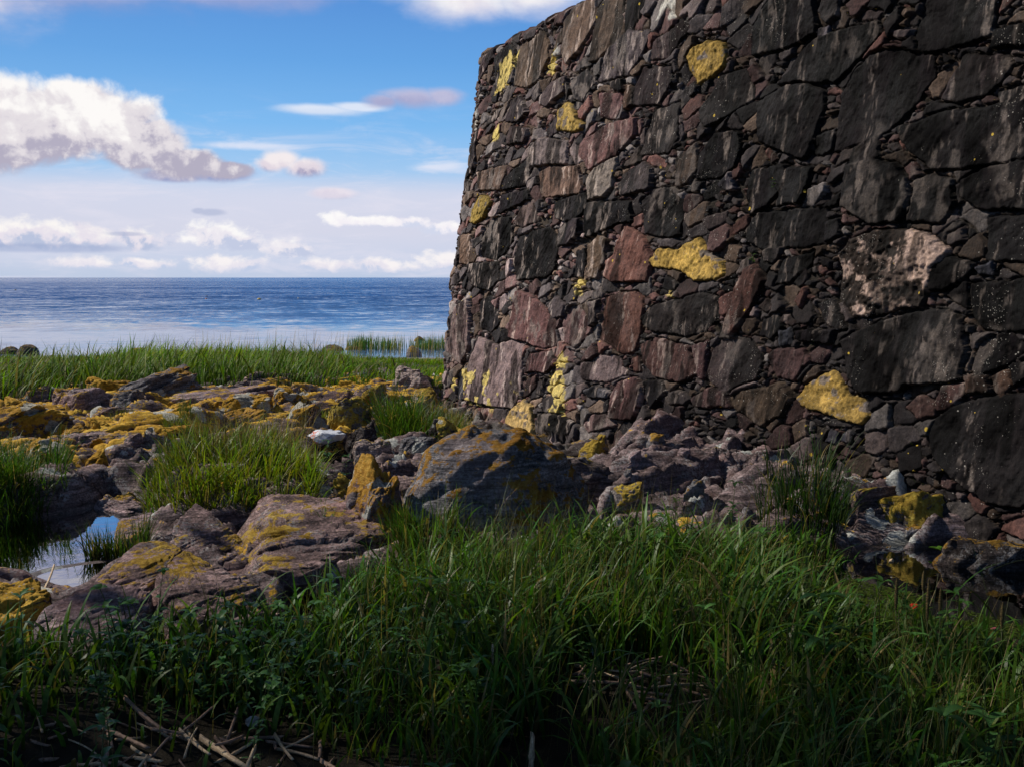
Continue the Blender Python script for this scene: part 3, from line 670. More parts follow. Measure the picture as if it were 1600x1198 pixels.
def ground_z(x, y):
    x = np.asarray(x, float); y = np.asarray(y, float)
    z = -1.22 * sstep(13.5, 39, y) + (fbm2(x * .35, y * .35, 3, 203) - .5) * .18 * sstep(40, 20, y)
    z = z - 1.6 * sstep(36, 60, y)
    rm = rockmask(x, y)
    # bedrock: ledges along the strike, plus lumps
    a = .62; q = -x * math.sin(a) + y * math.cos(a); p_ = x * math.cos(a) + y * math.sin(a)
    t = q * 2.1 + 1.6 * fbm2(x * .7, y * .7, 3, 205) + .8 * fbm2(p_ * .5, q * 3, 3, 206)
    saw = t - np.floor(t)
    led = .10 * (1 - saw) * sstep(0, .12, saw) + .03 * (fbm2(p_ * 1.5, q * 16, 3, 207) - .5)
    lump = np.abs(fbm2(x * 1.3, y * 1.3, 4, 209) - .5)
    z = z + rm * (led - .05 + .10 * (.25 - lump) * 2)
    oc = sstep(-.35, .5, sdpoly(x, y, OUTC)); z = z + oc * (-.09 + .12 * fbm2(x * .9, y * .9, 3, 211) - .6 * np.maximum(led, 0) * rm)
    ap = sstep(-.35, .35, sdpoly(x, y, APRON)); z = z + ap * (.08 + .12 * fbm2(x * 2.2, y * 2.2, 4, 213))
    for Pq, zl, kq in ((SIDE, POOL_Z + .03, .82), (PSIDE, -.07, .85), (FOOT, -.27, .88), (SLABR, -.03, .75)):
        e = kq * sstep(-.35, .15, sdpoly(x, y, Pq)); z = z * (1 - e) + zl * e
    md = sstep(-.2, .2, sdpoly(x, y, MUD)); z = z * (1 - md) + md * (-.06)
    z = z + rm * (slabs(p_, q, 1.1, .42, 61) * .13 + slabs(p_ + .3 * q, q, .34, .15, 67) * .05)
    bl = fbm2(p_ * 1.6, q * 3.4, 4, 221, .55); stp = np.floor(bl * 9) / 9 + .11 * sstep(.55, 1, bl * 9 - np.floor(bl * 9)); z = z + rm * .14 * (stp - .5) + rm * .010 * (np.abs(fbm2(x * 4.5, y * 4.5, 3, 223) - .5) * -2 + .3)
    near = sstep(7, 5, y) * (1 - rm); z = z + near * (fbm2(x * 1.1, y * 1.1, 3, 215) - .5) * .12
    for k, P in POOLW.items():
        d = sdpoly(x, y, P) + (fbm2(x * 3, y * 3, 3, 217) - .5) * .10
        m = sstep(-.16, .14, d); z = z * (1 - m) + np.minimum(z, POOL_Z - (.018 if k == 'slab' else .10)) * m
        far = sstep(-.6, -.1, d) * (1 - m); z = np.where(d < -.02, np.maximum(z, POOL_Z + .015 * np.clip(-d * 6, 0, 1)) * far + z * (1 - far), z)
    return z

def axis(lo, hi, flo, fhi, st, grow=1.16):
    f = list(np.arange(flo, fhi, st)); d = st; v = f[-1]
    up = []
    while v < hi: d *= grow; v += d; up.append(v)
    dn = []; d = st; v = flo
    while v > lo: d *= grow; v -= d; dn.append(v)
    return np.array(dn[::-1] + f + up)

def make_ground():
    xs = axis(-1500, 1500, -7.5, 4.5, .026); ys = axis(-300, 140, 2.2, 15.5, .028)
    X, Y = np.meshgrid(xs, ys); Z = ground_z(X, Y)
    V = np.stack([X, Y, Z], -1).reshape(-1, 3)
    rm = rockmask(X, Y).ravel()
    sand = (sstep(20, 27, Y) * 1.0).ravel()
    M = NT('ground'); P = M.pos(); nz = M.sep(M.nrm())[2]
    rk, h1 = rock_color(M, P, nz, (.115, .084, .084), None, (.48, .26, .022), .30)
    n = M.noise(P, 16, 9, .75); soil = M.ramp(n, [(0.3, (.008, .007, .005)), (0.6, (.028, .022, .014)), (0.8, (.06, .05, .035))])
    peb = M.voro(P, 14, out='Color'); pv = M.sep(peb)[0]
    sandc = M.ramp(pv, [(0, (.12, .10, .085)), (0.6, (.25, .21, .18)), (1, (.38, .34, .30))])
    c = M.mix(M.attr('Rock', 'Fac'), soil, rk); c = M.mix(M.attr('Sand', 'Fac'), c, sandc)
    wet_or_dim = M.ss(POOL_Z + .05, POOL_Z - .02, M.sep(P)[2]); wet_or_dim = M.m('MULTIPLY', wet_or_dim, M.m('LESS_THAN', M.sep(P)[1], 13.0))
    c = M.mix(M.m('MULTIPLY', wet_or_dim, .75), c, (.012, .010, .006))
    nb = M.bump(h1, .8, .03)
    mat = M.out(M.principled(c, M.mr(wet_or_dim, 0, 1, .85, .35), M.mr(wet_or_dim, 0, 1, .12, .4), nb))
    o = link('ground', mesh_np('ground', V, grid_faces(len(ys), len(xs)), mat, {'Rock': rm, 'Sand': sand, 'Lich': sstep(-.5, .6, sdpoly(X, Y, OUTC)).ravel()})); o['kind'] = 'structure'

def rock_color(M, P, nz, base, lich, lcol, white, strata=1.0):
    """purple-grey bedded rock with orange crusts on upward faces; returns colour and height sockets"""
    bp = M.mapping(P, rot=(0.35, -0.38, 0.62), sc=(.55, 1.0, 9.0))
    st = M.noise(bp, 3.4, 8, .70, .3); fine = M.noise(P, 55, 5, .68); big = M.noise(P, 1.6, 4, .6)
    b = np.array(base)
    c = M.ramp(st, [(0.30, tuple(b * .18)), (0.45, tuple(b * .75)), (0.57, tuple(b * 1.3 + .01)), (0.70, tuple(b * 2.4 + .03))])
    c = M.mix(1.0, c, M.ramp(fine, [(0.30, (.28, .28, .28)), (0.5, (1, 1, 1)), (0.70, (2.1, 2.0, 2.0))]), 'MULTIPLY')
    c = M.mix(M.m('MULTIPLY', M.ss(.52, .68, big), .35), c, tuple(b * np.array([1.5, 1.05, .95])))
    crack = M.voro(M.mapping(bp, sc=(1, 1, .4)), 3.0, 'DISTANCE_TO_EDGE'); ck = M.ss(.035, .0, crack)
    c = M.mix(M.m('MULTIPLY', ck, .55), c, tuple(b * .12))
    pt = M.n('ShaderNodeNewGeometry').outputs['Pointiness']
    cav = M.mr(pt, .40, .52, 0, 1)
    # grey crustose lichen
    gcr = M.m('MULTIPLY', M.ss(.50, .60, M.noise(P, 4.0, 6, .70)), M.ss(.47, .56, M.noise(P, 42, 4, .7))); c = M.mix(M.m('MULTIPLY', gcr, .62), c, (.27, .26, .265))
    # orange lichen
    ln = M.noise(P, 2.3, 7, .68); l2 = M.noise(P, 15, 7, .78)
    lm = M.m('ADD', M.m('ADD', ln, M.m('MULTIPLY', nz, .14)), M.m('MULTIPLY', M.m('SUBTRACT', l2, .5), .55))
    lm = M.m('ADD', lm, M.m('MULTIPLY', M.m('SUBTRACT', cav, .75), .22)); lm = M.m('ADD', lm, M.m('MULTIPLY', M.m('SUBTRACT', st, .5), .30))
    t = .86 - lich * .55 if lich is not None else M.mr(M.attr('Lich', 'Fac'), 0, 1, .78, .615)
    lmask = M.ss(t, t + .05 if lich is not None else M.m('ADD', t, .05), lm)
    lc = np.array(lcol)
    lcolr = M.ramp(M.m('ADD', M.m('MULTIPLY', M.noise(P, 26, 5, .7), .6), M.m('MULTIPLY', M.noise(P, 1.9, 3), .4)), [(0.34, (lc[0] * .30, lc[1] * .25, lc[2] * .5)), (0.5, (lc[0] * .85, lc[1] * .9, lc[2] * 1.2)), (0.64, (lc[0] * 1.2, lc[1] * 1.5, lc[2] * 2.5 + .015))])
    c = M.mix(lmask, c, lcolr)
    # white rosettes
    wv = M.voro(M.mapping(P, loc=(3, 5, 1)), 4.2); wm = M.m('LESS_THAN', M.m('ADD', wv, M.m('MULTIPLY', M.m('SUBTRACT', l2, .5), .5)), M.mr(M.noise(P, 1.1, 3), .40, .60, -.02, white * 1.5))
    c = M.mix(M.m('MULTIPLY', wm, .85), c, M.ramp(fine, [(.3, (.16, .17, .16)), (.65, (.50, .51, .48))]))
    sm = M.m('LESS_THAN', M.voro(P, 34), M.mr(M.noise(P, 4, 3), .45, .65, 0, .22)); c = M.mix(M.m('MULTIPLY', sm, .6), c, (.34, .33, .32))
    c = M.mix(1.0, c, M.ramp(cav, [(0, (.22, .2, .2)), (.55, (.9, .9, .9)), (1, (1.25, 1.25, 1.25))]), 'MULTIPLY')  # crevice shade put into the colour: hollows darkened, raised edges lightened
    h = M.m('ADD', M.m('MULTIPLY', st, 1.3), M.m('ADD', M.m('MULTIPLY', fine, .45), M.m('MULTIPLY', l2, .5)))
    return c, h
make_ground()

def rock_mat(name, base, lich, lcol, white, rough=.85):
    M = NT(name); P = M.pos(); nz = M.sep(M.nrm())[2]
    c, h = rock_color(M, P, nz, base, lich, lcol, white)
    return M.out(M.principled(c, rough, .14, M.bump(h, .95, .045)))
MR = {
 'orange': rock_mat('orange lichen rock', (.12, .090, .093), .70, (.48, .25, .020), .36),
 'yellow': rock_mat('yellow lichen rock', (.15, .13, .125), .68, (.42, .27, .03), .12),
 'mixed': rock_mat('lichened rock', (.13, .098, .102), .54, (.37, .18, .016), .24),
 'bare': rock_mat('bare purple rock', (.23, .165, .170), .33, (.36, .20, .02), .14),
 'slab': rock_mat('bedded slab rock', (.18, .122, .118), .35, (.34, .20, .02), .10),
 'grey': rock_mat('grey rock', (.12, .115, .125), .38, (.30, .15, .015), .22),
 'boulder': rock_mat('grey blotched boulder rock', (.150, .145, .155), .52, (.25, .115, .010), .14),
 'pale': rock_mat('pale pink rock', (.30, .235, .215), .30, (.4, .25, .03), .05),
 'dark': rock_mat('dark wet rock', (.035, .028, .027), .36, (.25, .13, .015), .05),
 'foot': rock_mat('rubble at the wall foot', (.105, .080, .080), .32, (.36, .24, .03), .12),
}

# sea
def make_water():
    M = NT('sea water'); P = M.pos()
    yv = M.sep(P)[1]
    w1 = M.noise(M.mapping(P, sc=(.8, 1.0, 1)), 1.5, 4, .6, color=True); w2 = M.noise(M.mapping(P, sc=(.7, 1, 1)), .28, 5, .65, color=True)
    patch = M.noise(M.mapping(P, sc=(.22, 1, 1)), .028, 4, .55)
    # calm strip by the shore, rippled water beyond
    am = M.m('MULTIPLY', M.mr(yv, 47, 90, .05, 1.0), M.mr(patch, .38, .60, .60, 1.0))
    am = M.m('MULTIPLY', am, M.mr(yv, 150, 900, 1.0, .55))
    tv = M.vm('ADD', M.vm('SUBTRACT', w1, (.5, .5, .5)), M.vm('SUBTRACT', w2, (.5, .5, .5)))
    tx, ty, tz = M.sep(tv)
    cb = M.n('ShaderNodeCombineXYZ'); M.put(cb.inputs[0], M.m('MULTIPLY', M.m('MULTIPLY', tx, am), .5)); M.put(cb.inputs[1], M.m('ADD', M.m('MULTIPLY', M.m('MULTIPLY', ty, am), 1.2), M.m('MULTIPLY', am, -.26))); cb.inputs[2].default_value = 1.0
    nb = M.vm('NORMALIZE', cb.outputs[0])
    c = M.mix(M.ss(40, 160, yv), (.05, .11, .24), (.016, .062, .20))
    sea_mat = M.out(M.principled(c, .08, .5, nb, IOR=1.33))
    xs = axis(-30000, 30000, -60, 60, 6, 1.25); ys = axis(27, 40000, 28, 200, 4, 1.2); ys = ys[ys > 26]
    X, Y = np.meshgrid(xs, ys); V = np.stack([X, Y, X * 0 + SEA_Z], -1).reshape(-1, 3)
    o = link('sea', mesh_np('sea', V, grid_faces(len(ys), len(xs)), sea_mat)); o['kind'] = 'structure'
    M = NT('pool water'); P = M.pos()
    nb = M.bump(M.noise(P, 7, 3, .5), .06, .02)
    fr = M.n('ShaderNodeFresnel'); fr.inputs[0].default_value = 1.5; M.put(fr.inputs['Normal'], nb)
    gl = M.n('ShaderNodeBsdfGlossy'); gl.inputs['Roughness'].default_value = .02; M.put(gl.inputs['Normal'], nb); M.put(gl.inputs[0], (.95, .97, 1.0))
    tr = M.n('ShaderNodeBsdfTransparent'); M.put(tr.inputs[0], (.62, .52, .36))
    mx = M.n('ShaderNodeMixShader'); M.put(mx.inputs[0], M.m('MULTIPLY', fr.outputs[0], 2.2, clamp=True)); M.t.links.new(tr.outputs[0], mx.inputs[1]); M.t.links.new(gl.outputs[0], mx.inputs[2])
    pm = M.out(mx.outputs[0])
    for k, Pw in POOLW.items():
        cen = Pw.mean(0); Q = cen + (Pw - cen) * 1.0
        Q = Pw + (Pw - cen) / (np.linalg.norm(Pw - cen, axis=1)[:, None] + 1e-6) * .16
        z = POOL_Z + {'slab': .006, 'grass': .003, 'gap': .002}.get(k, 0)
        V = np.column_stack([Q, np.full(len(Q), z)]); c = len(V); V = np.vstack([V, [cen[0], cen[1], z]])
        i = np.arange(len(Q)); F = np.stack([i, (i + 1) % len(Q), np.full(len(Q), c)], -1)
        # keep the winding upwards
        a = np.cross(V[F[0, 1]] - V[F[0, 0]], V[F[0, 2]] - V[F[0, 0]])
        if a[2] < 0: F = F[:, ::-1]
        o = link('pond_water' if k == 'pond' else 'pool_water', mesh_np('pool', V, F, pm, smooth=False)); o['kind'] = 'structure'
make_water()
# ------------------------------------------------------------------ rocks
import bmesh
def _ico(n):
    bm = bmesh.new(); bmesh.ops.create_icosphere(bm, subdivisions=n, radius=1.0)
    V = np.array([v.co[:] for v in bm.verts]); F = np.array([[v.index for v in f.verts] for f in bm.faces]); bm.free(); return V, F
ICO = {n: _ico(n) for n in (3, 4, 5, 6)}
BED = np.array([-.42, .30, .86]); BED /= np.linalg.norm(BED)

def worley(X, seed):
    I = np.floor(X).astype(np.int64); n = len(X); f1 = np.full(n, 1e9); f2 = np.full(n, 1e9); v = np.zeros(n)
    for a in (-1, 0, 1):
        for b in (-1, 0, 1):
            for c in (-1, 0, 1):
                A = I[:, 0] + a; B = I[:, 1] + b; C = I[:, 2] + c
                h1 = hsh(A, B, C, seed); h2 = (h1 * 917.3) % 1; h3 = (h1 * 5371.7) % 1
                d = (A + .1 + .8 * h1 - X[:, 0]) ** 2 + (B + .1 + .8 * h2 - X[:, 1]) ** 2 + (C + .1 + .8 * h3 - X[:, 2]) ** 2
                u = d < f1; f2 = np.where(u, f1, np.minimum(f2, d)); f1 = np.where(u, d, f1); v = np.where(u, (h1 * 31.7) % 1, v)
    return v, np.sqrt(f2) - np.sqrt(f1)

def rock_mesh(w, d, h, seed, sub=5, box=.8, ledge=1.0, bed=None, planes=9, disp=.14, zpow=None, slope=0.0):
    R = np.random.RandomState(seed); V, F = ICO[sub]; V = V.copy()
    V = np.sign(V) * np.abs(V) ** box
    if zpow: V[:, 2] = np.sign(V[:, 2]) * np.abs(V[:, 2]) ** zpow
    for k in range(planes):
        n = R.normal(size=3); n[2] = abs(n[2]) * .9 - .1; n /= np.linalg.norm(n); dd = R.uniform(.52, .86)
        dd = dd if planes != 5 else .8 + .2 * (dd - .52) / .34; e = V @ n - dd; V = V - np.maximum(e, 0)[:, None] * n * .92
    n = np.array([R.normal(0, .13), R.normal(0, .13) - .08, 1.0]); n /= np.linalg.norm(n); e = V @ n - (R.uniform(.45, .62) if planes != 5 else .93); V = V - np.maximum(e, 0)[:, None] * n * .86
    s = R.uniform(0, 100); r = V / (np.linalg.norm(V, axis=1)[:, None] + 1e-6)
    f = fbm3(V[:, 0] * 1.6 + s, V[:, 1] * 1.6, V[:, 2] * 1.6, 5, seed % 97, .55) - .5
    V = V + r * (f * disp * 2.4)[:, None]
    V = V * np.array([w / 2, d / 2, h])
    V[:, 2] += slope * V[:, 1] * (V[:, 2] > 0)
    V[:, 2] = np.where(V[:, 2] < 0, V[:, 2] * .35, V[:, 2])
    b = BED if bed is None else np.array(bed) / np.linalg.norm(bed)
    t1 = np.cross(b, [0.3, 0.9, 0.1]); t1 /= np.linalg.norm(t1); t2 = np.cross(b, t1)
    sf = min(max(w / 1.0, .3), 1.25)
    wob = .05 * sf * (fbm3(V[:, 0] * 3 + s, V[:, 1] * 3, V[:, 2] * 3, 3, 5) - .5)
    def blocks(k1, k2, k3, amp, gr, V):
        v1, c1 = worley(np.stack([(V @ t1 + wob) / (k1 * sf), (V @ t2 + wob) / (k2 * sf), (V @ b + wob) / (k3 * sf)], -1), seed % 991)
        hz = r - .75 * b * (r @ b)[:, None]
        return V + hz * ((v1 - .5) * amp * sf * ledge)[:, None] - r * ((1 - sstep(0, .12, c1)) * gr * sf)[:, None]
    V = blocks(.85, .55, .11, .075, .012, V)
    V = blocks(.30, .22, .055, .028, .008, V)
    g = fbm3(V[:, 0] * 11 + s, V[:, 1] * 11, V[:, 2] * 16, 4, 77, .65) - .5
    V = V + r * (g * .020 * sf)[:, None]
    mx = V.max(0); mn = V.min(0)
    V[:, 0] = (V[:, 0] - (mx[0] + mn[0]) / 2) * w / (mx[0] - mn[0]); V[:, 1] = (V[:, 1] - (mx[1] + mn[1]) / 2) * d / (mx[1] - mn[1]); V[:, 2] *= h / max(mx[2], .01)
    return V, F

def gz(x, y): return float(ground_z(np.array([x]), np.array([y]))[0])

RK = [0]
def rock(x0, x1, yt, yb, mat, label, ratio=.7, z0=0.0, sub=5, yaw=None, group=None, name='rock', cat='rock', box=.8, ledge=1.0, bed=None, planes=9, disp=.14, hmul=1.0, hfix=None, zpow=None, slope=0.0):
    """a rock whose foot stands on the ground where the photo shows it; its size follows from the distance"""
    RK[0] += 1; seed = 1000 + RK[0] * 13
    R = np.random.RandomState(seed)
    p = gp((x0 + x1) / 2, yb, z0); D = p[1]
    w = (x1 - x0) / FPX * D * 1.04; d = w * ratio
    c = p + np.array([p[0], p[1], 0]) / np.hypot(p[0], p[1]) * d * .46
    zt = EYE[2] - (yt - 434) / FPX * (c[1])
    g = gz(c[0], c[1]); zb = min(g, z0 + .02) - .03
    h = max((zt - zb) * hmul, .07)
    w *= c[1] / D * .97
    if hfix: zb = g - .03; h = w * hfix + .03
    if yaw is None: yaw = R.uniform(-.5, .5)
    V, F = rock_mesh(w, d, h, seed, sub, box, ledge, bed, planes, disp, zpow, slope)
    if bed is not None or True:
        ca, sa = math.cos(yaw), math.sin(yaw)
    o = link(name, mesh_np(name, V, F, MR[mat]), None, (c[0], c[1], zb), yaw * .4)
    return tag(o, label, cat, group)

O = [  # outcrop on the left, far to near
 (181,327,571,618,'grey','long grey boulder with an orange front standing against the tall shore grass',.7),
 (131,212,588,616,'orange','orange hump of rock next to the long grey boulder by the shore grass',.8),
 (60,168,604,640,'bare','sloping purple-grey streaked rock between the orange hump and the big orange boulder',.9),
 (-14,124,620,684,'orange','big orange boulder at the left photo edge with white lichen splashes',.8),
 (164,230,608,640,'grey','dark grey rock face in the middle of the orange outcrop',.8),
 (216,286,611,641,'orange','orange-faced block beside the flat purple slab',.8),
 (275,446,602,634,'bare','long flat bare purple slab lying before the shore grass',.9),
 (150,238,634,656,'bare','low grey slab under the orange hump',.8),
 (262,302,626,645,'orange','small orange knob in front of the flat purple slab',.8),
 (308,347,626,648,'orange','round orange knob to the right of the smaller orange knob',.8),
 (342,428,615,644,'orange','large smooth orange hump on the end of the flat purple slab',.8),
 (326,424,638,668,'mixed','orange-topped ledge under the smooth orange hump',.9),
 (376,436,617,640,'orange','orange shoulder at the right end of the flat purple slab',.8),
 (92,160,663,688,'mixed','low orange-streaked ledge below the big orange boulder',.8),
 (128,196,652,684,'orange','orange block with a white lichen cap',.8),
 (176,250,657,680,'mixed','low rounded rock with an orange band',.8),
 (232,322,664,696,'orange','broad orange rock rising behind the bright grass clump',.8),
 (104,216,677,702,'bare','flat purple ledge with white lichen in the middle of the outcrop',.9),
 (26,132,687,732,'orange','orange rock with two white lichen rosettes by the left grass clump',.8),
 (128,174,702,732,'orange','small orange-topped rock beside the rosette rock',.8),
 (116,262,719,775,'bare','wide brown-purple rock sloping into the pool',.7),
 (-30,26,664,694,'mixed','white-crusted rock at the left photo edge below the big orange boulder',.8),
 (422,508,604,636,'orange','orange rock shelf in front of the dark shore grass',.8),
 (522,556,606,628,'yellow','small yellow-orange knob before the shore grass',.8),
 (424,516,630,682,'orange','big bright orange-yellow rock with dark hollows, centre of the outcrop',.8),
 (508,584,618,668,'yellow','yellow-orange rock touching the long green tuft',.8),
 (552,610,598,632,'yellow','yellow crusted ledge behind the long green tuft',.8),
 (604,690,571,612,'pale','pale cracked rock with yellow lichen against the foot of the wall corner',.8),
 (640,700,604,636,'yellow','yellow lichened ledge under the wall corner',.8),
 (532,600,658,696,'dark','dark shaded rock under the orange rocks at the muddy gap',.7),
 (424,492,706,744,'mixed','low brown stone below the crumpled bag',.8),
 (470,540,690,718,'dark','dark low stone holding the crumpled bag',.8),
 (548,624,686,718,'pale','pale pink streaked slab lying by the small pool',.9),
 (622,684,682,714,'grey','blocky grey stone leaning on the large blotched boulder',.8),
 (664,700,655,686,'dark','olive grey stone behind the large blotched boulder',.8),
 (682,744,653,694,'yellow','mustard-yellow stone perched behind the large blotched boulder',.8),
]
for a in O: rock(*a[:6], ratio=a[6], box=.72, sub=6 if a[1] - a[0] > 60 else 5, hmul=.45 if 'sloping into' in a[5] else 1.0)
# the boulder group in the middle
rock(574, 940, 664, 836, 'boulder', 'largest boulder in front of the wall, grey blotched and rust striped', ratio=.62, sub=6, yaw=.25, box=1.0, bed=(-.62, .1, .78), ledge=.45, planes=5, disp=.11)
rock(540, 640, 716, 846, 'mixed', 'steep yellow-edged rock rib left of the largest boulder', ratio=1.5, sub=6, yaw=.9, box=.95, bed=(-.8, .3, .5), ledge=1.0, planes=12)
rock(508, 566, 742, 790, 'yellow', 'small yellow-topped stone between the small pool and the rock rib', ratio=.8)
rock(534, 600, 764, 836, 'grey', 'grey ribbed stone at the foot of the rock rib', ratio=.9, ledge=1.8)
rock(500, 548, 776, 806, 'dark', 'dark ribbed stone at the end of the broad pink slab', ratio=.8)
# slabs by the pool
FL = dict(zpow=.42, slope=.10, planes=4, disp=.07, ledge=.55, sub=6, box=.72)
rock(240, 402, 802, 866, 'slab', 'table-like purple slab with a yellow top beside the pool', ratio=1.0, yaw=.3, **FL)
rock(330, 618, 800, 908, 'slab', 'broad pinkish bedded slab sloping from the pool to the grass', ratio=1.55, yaw=.25, bed=(-.2, .5, .84), z0=-.02, **FL)
rock(392, 470, 790, 822, 'slab', 'low ledge with yellow specks behind the broad pinkish slab', ratio=1.2, **FL)
rock(470, 536, 786, 822, 'bare', 'pale grey ledge at the top of the broad pinkish slab', ratio=1.0, **FL)
rock(112, 292, 872, 944, 'slab', 'long rock ridge with a yellow-green crest in front of the rock puddle', ratio=1.0, yaw=.7, bed=(-.3, .6, .74), **FL)
rock(208, 436, 888, 996, 'slab', 'striped purple rock with ochre lichen rings at the edge of the foreground grass', ratio=1.1, yaw=.5, bed=(-.3, .6, .74), **FL)
rock(60, 240, 930, 1000, 'bare', 'dark purple rock sloping under the left foreground grass', ratio=1.0, **FL)
rock(-40, 98, 900, 985, 'orange', 'rust-brown rock in the shade at the left photo edge', ratio=.9, sub=6, hmul=.8)
rock(182, 258, 790, 826, 'bare', 'grey slab dipping into the pool beside the bright grass clump', ratio=1.2, hmul=.6, **FL)
# the foot of the wall
FT = [
 (836,1000,712,792,'foot','grey purple ledge right of the largest boulder',.8),(896,962,680,706,'yellow','yellow-crusted stone on the ledge at the foot of the wall',.7),
 (955,1004,755,798,'yellow','pointed yellow stone standing in front of the wall ledge',.7),(1056,1118,752,812,'grey','grey angular stone beside the dark weeds',.8),
 (960,1070,716,780,'foot','dark broken ledge in the middle of the wall foot',.8),(1070,1134,674,698,'pale','pale flat stone wedged at the bottom course of the wall',.5),
 (1164,1250,728,776,'foot','purple block behind the tall dark grass at the wall foot',.7),(1236,1304,703,750,'foot','squarish purple stone under the pair of blue slates',.7),
 (1322,1390,712,760,'foot','red-brown slanting stone below the wedge-shaped yellow stone',.7),(1170,1246,772,804,'yellow','low stone with a yellow crust among the dark grass',.7),
 (1296,1400,758,806,'foot','long brown stone left of the yellow-capped stone',.6),(1374,1494,766,816,'yellow','yellow-capped long stone near the dark pond',.5),
 (1100,1180,700,745,'foot','brown rubble stone above the dark weeds',.7),(1440,1640,846,862,'dark','flat dark ledge along the back of the pond',.4),
 (1010,1080,690,722,'foot','flat rubble stone near the pale flat stone',.6),(1400,1470,735,772,'foot','brown stone under the huge black corner boulder',.7),
]
for a in FT: rock(*a[:6], ratio=a[6], disp=.1 if 'capped' in a[5] else .17, box=.6 if 'capped' in a[5] else .72, planes=4 if 'capped' in a[5] else 9, zpow=.6 if 'capped' in a[5] else None)
# loose rubble along the wall foot
R = np.random.RandomState(91)
for i in range(44):
    px = R.uniform(860, 1480); b = 672 + (px - 860) * .135
    py = b + R.uniform(8, 78); sz = R.uniform(12, 34)
    rock(px - sz / 2, px + sz / 2, py - sz * R.uniform(.35, .7), py, R.choice(['foot', 'foot', 'grey', 'grey' if px < 1150 else 'dark', 'bare']), 'loose piece of rubble lying along the foot of the wall', ratio=.8, z0=.12, hfix=.55, sub=4, group='loose rubble along the wall foot', name='rubble_stone', cat='stone')
for i in range(34):
    px = R.uniform(-10, 560); py = R.uniform(612, 735) + (20 if px < 200 else 0); sz = R.uniform(14, 36)
    rock(px - sz / 2, px + sz / 2, py - sz * R.uniform(.3, .6), py, R.choice(['orange', 'mixed', 'bare', 'orange']), 'small lichened stone filling the rocky outcrop left of the wall', ratio=.8, z0=.05, hfix=.5, sub=4, group='small stones of the left outcrop', name='small_stone', cat='stone')
# shore boulders at the sea's edge
def shore(x0, x1, yt, yb, mat, label, sub=4):
    rock(x0, x1, yt, yb, mat, label, ratio=.8, z0=SEA_Z, sub=sub, name='shore_boulder', cat='boulder', planes=5, ledge=.15, box=1.0, disp=.08, hmul=1.0)
shore(26, 62, 538, 556, 'dark', 'dark round boulder at the water edge, rightmost of the left shore boulders')
shore(-2, 34, 541, 554, 'dark', 'dark round boulder in the middle of the left shore boulders')
shore(-30, 2, 543, 553, 'dark', 'dark low boulder cut by the left photo edge at the shore')
shore(644, 668, 525, 533, 'dark', 'dark boulder standing in the sea behind the reeds')
shore(634, 660, 540, 558, 'grey', 'grey boulder on the pebble beach by the wall corner')
shore(500, 540, 538, 549, 'dark', 'flat dark rock at the water edge left of the reeds')
shore(536, 566, 540, 547, 'dark', 'thin flat rock at the water edge touching the reeds')
shore(200, 232, 543, 550, 'grey', 'grey stone half hidden behind the shore grass')
# ------------------------------------------------------------------ grass and plants
def leaf_material(name, trans=.38, rough=.42, spec=.20, tr_tint=(1.5, 1.6, .6)):
    M = NT(name); c = M.attr('Col'); P = M.pos()
    c = M.mix(1.0, c, M.ramp(M.noise(P, 40, 2), [(.3, (.7, .7, .7)), (.7, (1.25, 1.25, 1.2))]), 'MULTIPLY')
    p = M.principled(c, rough, spec)
    t = M.n('ShaderNodeBsdfTranslucent'); M.put(t.inputs[0], M.mix(1.0, c, tr_tint, 'MULTIPLY'))
    mx = M.n('ShaderNodeMixShader'); mx.inputs[0].default_value = trans
    M.t.links.new(p, mx.inputs[1]); M.t.links.new(t.outputs[0], mx.inputs[2])
    return M.out(mx.outputs[0])
M_GRASS = leaf_material('grass blade'); M_BELT = leaf_material('shore grass blade', .42, .5, .12); M_LEAF = leaf_material('broad leaf', .30, .45, .22)

def blades(P, H, W, az, a0, a1, col, K=5, tipdry=0.0, seed=1):
    """flat tapering blades: root P (n,3), length H, width W, leaning towards az; angle from vertical a0 at the root to a1 at the tip"""
    n = len(P); R = np.random.RandomState(seed)
    t = np.linspace(0, 1, K + 1)
    ang = a0[:, None] + (a1 - a0)[:, None] * t[None] ** 1.6
    am = (ang[:, 1:] + ang[:, :-1]) / 2; dl = H[:, None] / K
    r = np.concatenate([np.zeros((n, 1)), np.cumsum(np.sin(am) * dl, 1)], 1); z = np.concatenate([np.zeros((n, 1)), np.cumsum(np.cos(am) * dl, 1)], 1)
    dx, dy = np.cos(az), np.sin(az)
    tw = az + PI / 2 + R.uniform(-.9, .9, n); sx, sy = np.cos(tw), np.sin(tw)
    X = P[:, 0, None] + dx[:, None] * r; Y = P[:, 1, None] + dy[:, None] * r; Z = P[:, 2, None] + z
    wp = W[:, None] * (np.clip(1 - t ** 2.4, 0, 1) * (.65 + .7 * np.minimum(t * 3, 1) * .5))[None] / 2
    L = np.stack([X - sx[:, None] * wp, Y - sy[:, None] * wp, Z], -1); Rr = np.stack([X + sx[:, None] * wp, Y + sy[:, None] * wp, Z], -1)
    V = np.stack([L, Rr], 2)                                      # n,K+1,2,3
    V[:, -1, 0] = V[:, -1].mean(1)
    idx = np.arange(n)[:, None, None] * (2 * (K + 1)) + np.arange(K)[None, :, None] * 2
    F = (idx + np.array([0, 1, 3, 2])[None, None]).reshape(-1, 4)
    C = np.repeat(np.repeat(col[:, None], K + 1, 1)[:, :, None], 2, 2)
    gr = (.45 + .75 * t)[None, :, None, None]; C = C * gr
    return V.reshape(-1, 3), F, C.reshape(-1, 3)

